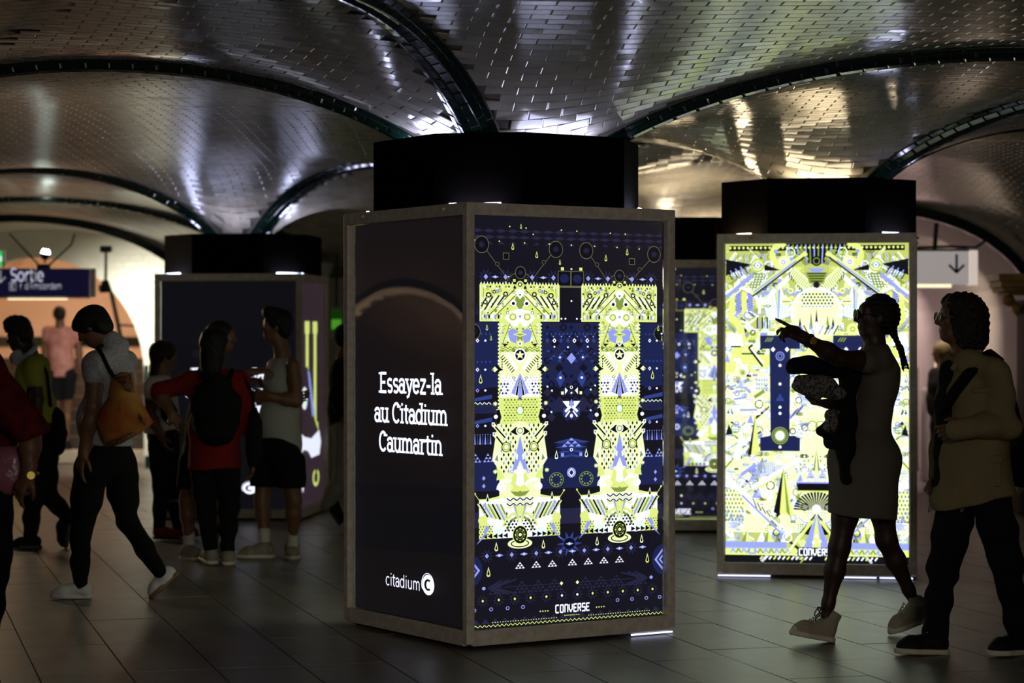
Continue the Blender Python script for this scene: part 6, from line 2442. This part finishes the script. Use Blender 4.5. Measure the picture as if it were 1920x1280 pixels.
def simple(label, D, head, yaw, pitch, hs, neck, pel, tyaw, arms, legs, skn, top, bottom, hair, res=.0105, g=.95, hairfn=None, hem=None, sleeve=.45, leglen=1.0, topname='shirt', botname='trousers', group=None, hiptop=.0, bell=0.0, legr=(.10, .072, .05), topnoise=None):
    """one walker or bystander: arms/legs are lists of three world points; returns the Person"""
    P = Person((pel[0], D), label, group)
    fr = head_frame(yaw, pitch)
    B = Field()
    add_head(B, head, fr, hs)
    B.cone(head - fr[2] * .07 * hs - fr[0] * .01, neck, .050, .056, .03)
    rt = nv((math.cos(math.radians(tyaw)), math.sin(math.radians(tyaw)), 0))
    add_torso(B, pel, neck - np.array((0, 0, .0)), rt, g)
    for a, b, c, hn, pn in arms:
        add_limb(B, a, b, c, .046, .040, .028)
        add_hand(B, c, hn, pn, (.4, .5, .6, .6), .1, .95, 1, .4)
    for a, b, c in legs:
        B.cone(a, b, .078, .052, .03)
        B.cone(b, b + (c - b) * .35, .050, .050, .03)
        B.cone(b + (c - b) * .35, c, .050, .032, .03)
    b = P.piece('body', B, skn, res)
    add_eyes(P, head, fr, hs, b)
    f, r, u = fr
    R = np.stack([r, f, u])
    H = Field()
    nz = None
    if hairfn:
        nz = hairfn(H, head, f, r, u, R)
    else:
        H.ell(head - f * .014 + u * .036, R, np.array((.083, .104, .086)) * hs, .02)
        H.ell(head - f * .05 - u * .005, R, np.array((.078, .06, .07)) * hs, .03)
        H.cut(head + f * .125 - u * .045, .105 * hs, .015)
    P.piece('hair', H, hair, res * .85, nz)
    Rt = np.stack([rt, np.cross((0, 0, 1), rt), (0, 0, 1)])
    S = Field()
    mid = pel + (neck - pel) * .36
    S.ell(pel + (neck - pel) * .70, Rt, np.array((.178, .130, .19)) * g, .06)
    S.ell(mid, Rt, np.array((.158, .130 + bell, .2)) * g, .06)
    low = np.array(hem if hem is not None else pel + np.array((0, 0, -.02)))
    S.cone(mid, np.array((low[0], low[1], low[2] - .08)), .140 * g + bell, .150 * g + bell, .05)
    for a, b_, c, hn, pn in arms:
        q = a + (b_ - a) * sleeve if sleeve <= 1 else b_
        if sleeve > 0:
            S.cone(a, q, .068 * g, .064 * g, .04)
        if sleeve > 1:
            S.cone(b_, b_ + (c - b_) * (sleeve - 1), .062 * g, .056 * g, .03)
    if sleeve > 0:
        S.cone(arms[0][0], arms[1][0], .062, .062, .05)
    S.plane(low, (0, 0, -1))
    S.cut(neck + np.array((0, 0, .035)) + f * .03, .066, .012)
    P.shirt = P.piece(topname, S, top, res, fold(.005, 15, 13, 8, D))
    T = Field()
    for a, b_, c in legs:
        pts = [a, a + (b_ - a) * .5, b_, b_ + (c - b_) * .5, c]
        rr = [legr[0], (legr[0] + legr[1]) / 2, legr[1], (legr[1] + legr[2]) / 2, legr[2]]
        if leglen < 1:
            e = a + (b_ - a) * leglen
            T.cone(a, e, legr[0], legr[1], .03)
        else:
            T.chain(pts, rr, .03)
    T.ell(pel + np.array((0, 0, .03)), Rt, np.array((.172, .134, .15)) * g, .05)
    if leglen < 1:
        zz = min((a + (b_ - a) * leglen)[2] for a, b_, c in legs)
        T.plane((0, 0, zz), (0, 0, -1))
    P.bottom = P.piece(botname, T, bottom, res, fold(.003, 17, 15, 12, D * 2))
    return P


def hair_long(length, back=.09, wide=.09):
    def fn(H, hc, f, r, u, R):
        H.ell(hc - f * .016 + u * .034, R, np.array((.088, .108, .088)), .02)
        a = hc - f * .06
        H.cone(a, a - np.array((0, 0, length)) - f * .03, wide, wide * .75, .04, flat=(tuple(f), .7))
        H.cut(hc + f * .130 - u * .035, .100, .015)
        return curls(.004, 50)
    return fn


def hair_flat(H, hc, f, r, u, R):
    H.ell(hc - f * .005 + u * .075, R, np.array((.082, .098, .085)), .02)
    H.ell(hc - f * .045 + u * .01, R, np.array((.080, .06, .07)), .03)
    H.ell(hc + f * .04 + u * .11, R, np.array((.07, .055, .05)), .03)
    H.cut(hc + f * .125 - u * .05, .105, .015)
    return curls(.006, 80)


def hair_quiff(H, hc, f, r, u, R):
    H.ell(hc - f * .014 + u * .042, R, np.array((.085, .106, .090)), .02)
    H.ell(hc + f * .055 + u * .095, R, np.array((.065, .05, .045)), .03)
    H.ell(hc - f * .055 - u * .01, R, np.array((.076, .055, .075)), .03)
    H.cut(hc + f * .130 - u * .04, .105, .015)
    return curls(.004, 70)


M_SKMID = skin('mid', 112, 78, 58)
M_SKDARK = skin('dark', 56, 38, 29)
M_SOCK = cloth('sock_white', 196, 192, 182)
M_SNEAK = cloth('sneaker_grey', 150, 142, 128, rough=.8, noise=(30, .6, srgb(110, 102, 92)))


def sock(per, a, b, r=.04):
    F = Field()
    F.cone(a, b, r, r * .95, .01)
    F.plane(a, nv(a - b))
    per.piece('sock', F, M_SOCK, .01)


# --- young man in the yellow T-shirt
D = 16.6
w = lambda px, py, dd=0.0: W(px, py, D + dd)
P2 = simple('young man in a yellow-green T-shirt with pale headphones round his neck', D, w(36, 632), 84, -10, .86, w(56, 661), w(77, 826), 76,
            [(w(64, 684, -.15), w(71, 748, -.18), w(61, 812, -.2), (-.2, 0, -1), (.9, .3, 0)), (w(74, 684, .16), w(76, 750, .2), w(62, 812, .16), (-.2, 0, -1), (.3, .9, 0))],
            [(w(70, 850, -.06), w(62, 935, -.06), w(57, 1006, -.03)), (w(84, 852, .07), w(88, 925, .07), w(130, 972, .04))],
            M_SKDARK, cloth('tee_yellow', 150, 156, 66), cloth('trousers_brown', 30, 26, 24), BLACK_HAIR, hairfn=hair_flat, hem=w(84, 792), topname='tee_shirt')
shoe(P2, W(73, 1028, 16.62), W(22, 1028, 16.56), (0, 0, 1), M_BLKSHOE, M_DARKMETAL, w=.044, res=.011, lace=False, ankle=w(58, 1010, -.02))
shoe(P2, W(133, 975, 16.66), W(127, 1024, 16.60), (-1, 0, .1), M_BLKSHOE, M_DARKMETAL, w=.044, res=.011, lace=False, ankle=w(126, 974, .04))
hp = MB()
hp.tube([w(62, 644, .02), w(66, 652, -.10), w(54, 664, -.15), w(38, 672, -.12), w(30, 674, -.03)], .020, 8)
hp.cyl(w(30, 663, -.10), w(36, 676, -.13), .045, .045, 14)
hp.cyl(w(28, 666, .04), w(32, 678, .06), .045, .045, 14)
P2.solid('headphones', hp, mat('plastic_pale', srgb(170, 174, 188), .5), smooth=False)
bp = Person(w(102, 810), 'black backpack hanging low on the man in the yellow T-shirt', name='backpack', cat='bag')
F = Field()
F.ell(w(103, 815, .02), np.eye(3), (.085, .14, .165), .03)
F.ell(w(100, 790, .02), np.eye(3), (.08, .12, .11), .03)
bp.piece('pouch', F, cloth('backpack_black', 17, 17, 19), .011, fold(.005, 20, 20, 15))
q = MB()
q.tube([w(95, 762, -.08), w(88, 700, -.16), w(76, 672, -.13), w(58, 700, -.16), w(52, 745, -.16), w(90, 830, -.12)], .014, 6)
bp.solid('strap', q, cloth('strap_black', 14, 14, 15))

# --- far man on the stairs
D = 28.36
P3 = simple('man in a pink striped shirt and dark shorts walking up the exit stairs', D, w(112, 590), 4, 0, .95, w(113, 612), w(117, 704), 0,
            [(w(90, 622, 0), w(84, 650, .03), w(86, 680, -.02), (0, .1, -1), (1, 0, 0)), (w(139, 622, 0), w(148, 654, .02), w(149, 682, -.03), (0, .1, -1), (-1, 0, 0))],
            [(w(105, 708), w(105, 765, .04), w(106, 824, .05)), (w(129, 708), w(126, 765, .02), w(124, 826, -.04))],
            M_SKMID, mat('cloth_pink_stripe', srgb(206, 150, 140), .9, .1, noise=(12, .8, srgb(180, 112, 106))), cloth('shorts_dark', 26, 24, 28), BROWN_HAIR, res=.014, hem=w(117, 706), leglen=.72, botname='shorts')
for px in (105, 125):
    shoe(P3, (w(px, 800)[0], 28.29, .162), (w(px, 800)[0], 28.50, .162), (0, 0, 1), M_BLKSHOE, M_DARKMETAL, w=.042, res=.013, lace=False)
P3.root.location.z = 0

# --- cropped passer-by at the left edge
D = 10.0
P1 = simple('person in dark red checked shirt cut off by the left edge', D, w(-78, 590), 90, 0, .95, w(-52, 655), w(-38, 880), 84,
            [(w(-30, 690, -.16), w(58, 812, -.20), w(54, 886, -.24), (-.5, .1, -.9), (.6, .7, .1)), (w(-50, 690, .16), w(-75, 790, .2), w(-100, 860, .1), (-.5, .1, -.9), (.2, .9, 0))],
            [(w(-20, 900, -.08), w(-9, 1040, -.08), w(-30, 1230, -.02)), (w(-52, 900, .08), w(-100, 1040, .08), w(-130, 1240, .05))],
            M_SKMID, mat('cloth_red_check', srgb(98, 26, 26), .9, .1, noise=(24, .8, srgb(64, 16, 18))), cloth('trousers_night', 18, 18, 21), BLACK_HAIR, res=.009, hem=w(-38, 838), bell=.03, sleeve=.0)
Sv = Field()
Sv.chain([w(-34, 690, -.14), w(8, 752, -.18), w(62, 815, -.20)], [.085, .092, .074], .04)
Sv.cone(w(-30, 690, -.14), w(-50, 690, .14), .075, .075, .05)
Sv.plane(w(66, 824, -.2), (.50, 0, -.86))
P1.piece('sleeve', Sv, MATS['cloth_red_check'], .009, fold(.005, 18, 12, 10), parent=P1.shirt)
shoe(P1, (w(-25, 1240)[0] + .05, 10.0, .0), (w(-25, 1240)[0] - .2, 9.95, .0), (0, 0, 1), M_BLKSHOE, M_DARKMETAL, res=.01, lace=False)
shoe(P1, (w(-128, 1240)[0] + .05, 10.1, .0), (w(-128, 1240)[0] - .2, 10.05, .0), (0, 0, 1), M_BLKSHOE, M_DARKMETAL, res=.01, lace=False)
q = MB()
q.tube(ring_pts(w(56, 890, -.24), np.array((.97, 0, .2)), np.array((0, 1, 0)), .034, .032), .007, 6)
q.cyl(w(58, 891, -.275), w(58, 891, -.285), .017, .017, 12)
P1.solid('watch', q, mat('watch_brass', srgb(160, 140, 64), .3, .5, .6))
pb = Person(w(10, 900, -.1), 'pink plastic bag held at the left edge of the picture', name='plastic_bag', cat='bag')
q = MB()
pillow(q, [(p[0], p[2]) for p in [w(x, y, -.16) for x, y in ((-40, 838), (0, 836), (46, 838), (48, 870), (55, 926), (52, 930), (2, 930), (-45, 932), (-50, 880))]], 9.88, .05)
pb.solid('sack', q, mat('plastic_pink', srgb(150, 92, 110), .3, .5, noise=(8, .5, srgb(124, 70, 88)), bump=(14, .9)), smooth=True)

# --- the group in front of the left kiosk
D = 15.9
P7 = simple('young man with quiffed hair in a pale sleeveless top and black shorts, arms folded', D, w(518, 612), 94, 4, .93, w(530, 662), w(521, 846), 112,
            [(w(549, 684, -.17), w(556, 752, -.17), w(503, 742, -.22), (-.9, .2, .15), (.2, .9, 0)), (w(513, 684, .15), w(500, 752, .06), w(540, 746, -.15), (.9, -.2, .1), (-.2, .9, 0))],
            [(w(542, 868, -.08), w(551, 938, -.08), w(549, 1010, -.04)), (w(500, 868, .08), w(491, 938, .06), w(496, 1010, .02))],
            M_SKMID, cloth('tank_grey', 168, 164, 160), cloth('shorts_black', 17, 17, 19), BLACK_HAIR, hairfn=hair_quiff, hem=w(530, 842), sleeve=0, leglen=.62, topname='tank_top', botname='shorts', legr=(.115, .098, .05))
sock(P7, w(496, 990, .02), w(497, 1030, .01))
sock(P7, w(549, 992, -.04), w(548, 1030, -.04))
shoe(P7, W(511, 1046, 15.90), W(447, 1046, 15.86), (0, 0, 1), M_SNEAK, M_RUB, w=.045, res=.01, lace=True, ankle=w(498, 1024, .01))
shoe(P7, W(546, 1040, 16.02), W(549, 1050, 15.76), (0, 0, 1), M_SNEAK, M_RUB, w=.045, res=.01, lace=True, ankle=w(548, 1022, -.0))

D = 15.4
P6 = simple('woman in a wide red top with long dark hair and black leggings, seen from behind', D, w(403, 646), -8, -4, .96, w(402, 686), w(402, 860), -6,
            [(w(356, 715, 0), w(298, 735, .02), w(322, 775, -.12), (.5, -.3, -.6), (.3, -.8, 0)), (w(448, 715, 0), w(470, 790, .06), w(474, 860, .02), (0, .1, -1), (-1, 0, 0))],
            [(w(380, 880), w(386, 955), w(394, 1026)), (w(426, 880), w(430, 955), w(427, 1028))],
            M_SKMID, cloth('red_top', 116, 24, 26), cloth('leggings_dark', 15, 15, 17), BLACK_HAIR, hairfn=hair_long(.22), hem=w(402, 878), bell=.035, sleeve=1.3, legr=(.088, .064, .046))
shoe(P6, W(398, 1058, 15.36), W(384, 1048, 15.58), (0, 0, 1), M_SNEAK, M_RUB, w=.044, res=.011, lace=False, ankle=w(396, 1036))
shoe(P6, W(429, 1060, 15.34), W(424, 1050, 15.58), (0, 0, 1), M_SNEAK, M_RUB, w=.044, res=.011, lace=False, ankle=w(427, 1038))
bk = Person(w(405, 770, -.2), 'black backpack worn over the wide red top', name='backpack', cat='bag')
F = Field()
F.ell(w(405, 770, -.20), np.eye(3), (.165, .12, .24), .03)
F.ell(w(405, 800, -.25), np.eye(3), (.13, .10, .12), .03)
bk.piece('pouch', F, cloth('backpack_black', 17, 17, 19), .011, fold(.006, 20, 20, 15, 1))
for s in (-1, 1):
    q = MB()
    q.tube([w(405 + s * 26, 708, -.13), w(405 + s * 30, 694, -.04), w(405 + s * 30, 706, .12)], .018, 6)
    bk.solid('strap', q, cloth('strap_black', 14, 14, 15))
hb = Person(w(479, 820), 'black handbag hanging beside the woman in red', name='handbag', cat='bag')
q = MB()
pillow(q, [(p[0], p[2]) for p in [w(x, y, -.05) for x, y in ((468, 772), (482, 764), (492, 790), (493, 850), (484, 876), (466, 874), (460, 840))]], 15.34, .05)
hb.solid('pouch', q, cloth('backpack_black', 17, 17, 19), smooth=True)
q = MB()
q.tube([w(476, 772, -.05), w(474, 740, -.1), w(458, 706, -.06), w(452, 700, .03)], .01, 6)
hb.solid('strap', q, cloth('strap_black', 14, 14, 15))

D = 15.85
P6a = simple('person in black shorts and white socks hidden behind the woman in red, looking right', D, w(415, 632), -82, 0, .93, w(402, 672), w(378, 850), -70,
             [(w(400, 694, -.17), w(418, 712, -.3), w(470, 698, -.32), (.9, 0, .1), (0, .4, -.9)), (w(398, 694, .15), w(410, 745, .2), w(455, 715, .2), (.9, 0, .1), (0, .4, -.9))],
             [(w(362, 868, -.07), w(351, 940, -.05), w(354, 1012, -.02)), (w(394, 868, .08), w(408, 940, .08), w(402, 1012, .06))],
             M_SKMID, cloth('tee_black', 20, 19, 21), cloth('shorts_black', 17, 17, 19), BLACK_HAIR, hem=w(380, 850), leglen=.62, topname='tee_shirt', botname='shorts', legr=(.10, .088, .05))
sock(P6a, w(354, 995, -.02), w(355, 1032, -.02))
shoe(P6a, W(345, 1049, 15.83), W(377, 1051, 15.74), (0, 0, 1), M_SNEAK, M_RUB, w=.045, res=.011, lace=True, ankle=w(354, 1030, -.02))
shoe(P6a, W(398, 1043, 15.95), W(428, 1045, 15.88), (0, 0, 1), M_SNEAK, M_RUB, w=.045, res=.011, lace=False, ankle=w(403, 1026, .06))

D = 17.3
P5 = simple('girl with dark ponytail, white top and red shoes left of the woman in red', D, w(308, 668), -68, -6, .93, w(300, 706), w(306, 826), -62,
            [(w(287, 722, -.13), w(280, 775, -.12), w(300, 815, -.16), (.4, 0, -.9), (.8, .4, 0)), (w(310, 722, .14), w(318, 775, .16), w(335, 800, .1), (.6, 0, -.6), (.2, -.8, 0))],
            [(w(298, 842, -.06), w(303, 915, -.05), w(298, 985, -.04)), (w(316, 842, .07), w(324, 915, .06), w(334, 985, .05))],
            M_SKMID, cloth('top_white', 186, 182, 176), cloth('jeans_dark', 18, 18, 24), BROWN_HAIR, hairfn=hair_long(.17, wide=.06), hem=w(304, 812), sleeve=.35, g=.88, legr=(.085, .062, .046))
M_RED = cloth('shoe_red', 104, 32, 28)
shoe(P5, W(291, 1010, 17.30), W(338, 1012, 17.22), (0, 0, 1), M_RED, M_DARKMETAL, w=.042, res=.012, lace=False, ankle=w(298, 990, -.04))
shoe(P5, W(329, 1005, 17.42), W(370, 1006, 17.36), (0, 0, 1), M_RED, M_DARKMETAL, w=.042, res=.012, lace=False, ankle=w(334, 990, .06))
hb = Person(w(318, 775), 'small black bag at the hip of the girl in white', name='handbag', cat='bag')
q = MB()
pillow(q, [(p[0], p[2]) for p in [w(x, y, -.2) for x, y in ((302, 756), (322, 750), (334, 768), (332, 790), (318, 797), (303, 782))]], 17.08, .05)
hb.solid('pouch', q, cloth('backpack_black', 17, 17, 19), smooth=True)
q = MB()
q.tube([w(305, 758, -.22), w(292, 725, -.20), w(292, 708, -.08), w(300, 706, .05)], .009, 6)
hb.solid('strap', q, cloth('strap_black', 14, 14, 15))

# --- walker half hidden behind the nearest kiosk
D = 18.0
P8 = simple('walker in a dark top and pale trousers, half hidden behind the nearest kiosk', D, w(652, 634), -88, 0, .95, w(645, 668), w(650, 806), -84,
            [(w(640, 690, -.16), w(630, 745, -.18), w(650, 790, -.2), (.4, 0, -.9), (.2, .9, 0)), (w(652, 690, .16), w(668, 745, .18), w(690, 780, .12), (.5, 0, -.8), (.2, -.9, 0))],
            [(w(650, 826, -.06), w(644, 890, -.06), w(612, 945, -.04)), (w(656, 826, .07), w(680, 900, .07), w(690, 975, .05))],
            M_SKMID, cloth('top_night', 22, 22, 26), cloth('trousers_pale', 148, 142, 138), BLACK_HAIR, res=.012, hem=w(650, 800), sleeve=1.6, legr=(.10, .075, .055))
shoe(P8, W(609, 944, 18.0), W(634, 984, 17.95), (.85, 0, .5), M_BLKSHOE, M_DARKMETAL, w=.042, res=.012, lace=False, ankle=w(615, 946, -.04))
shoe(P8, W(684, 997, 18.07), W(735, 998, 18.02), (0, 0, 1), M_BLKSHOE, M_DARKMETAL, w=.042, res=.012, lace=False)

# --- blurred figure beyond the gates
D = 23.0
P11 = simple('blurred fair-haired figure far behind the curly haired man, near the ticket gates', D, w(1766, 660), 60, 0, .95, w(1768, 690), w(1770, 790), 60,
             [(w(1754, 702), w(1748, 745), w(1750, 785), (0, 0, -1), (1, 0, 0)), (w(1782, 702, .1), w(1788, 745, .1), w(1786, 785, .1), (0, 0, -1), (-1, 0, 0))],
             [(w(1762, 800), w(1762, 860), w(1762, 910)), (w(1778, 800, .05), w(1780, 860, .05), w(1780, 910, .05))],
             M_SKMID, cloth('coat_dark', 52, 46, 44), cloth('trousers_grey', 60, 56, 56), mat('hair_fair', srgb(140, 116, 76), .6), res=.016, hem=w(1770, 805), sleeve=1.6)
for px in (1762, 1780):
    x = w(px, 900)[0]
    shoe(P11, (x + .06, 23.02, 0), (x - .16, 22.96, 0), (0, 0, 1), M_BLKSHOE, M_DARKMETAL, w=.042, res=.015, lace=False)
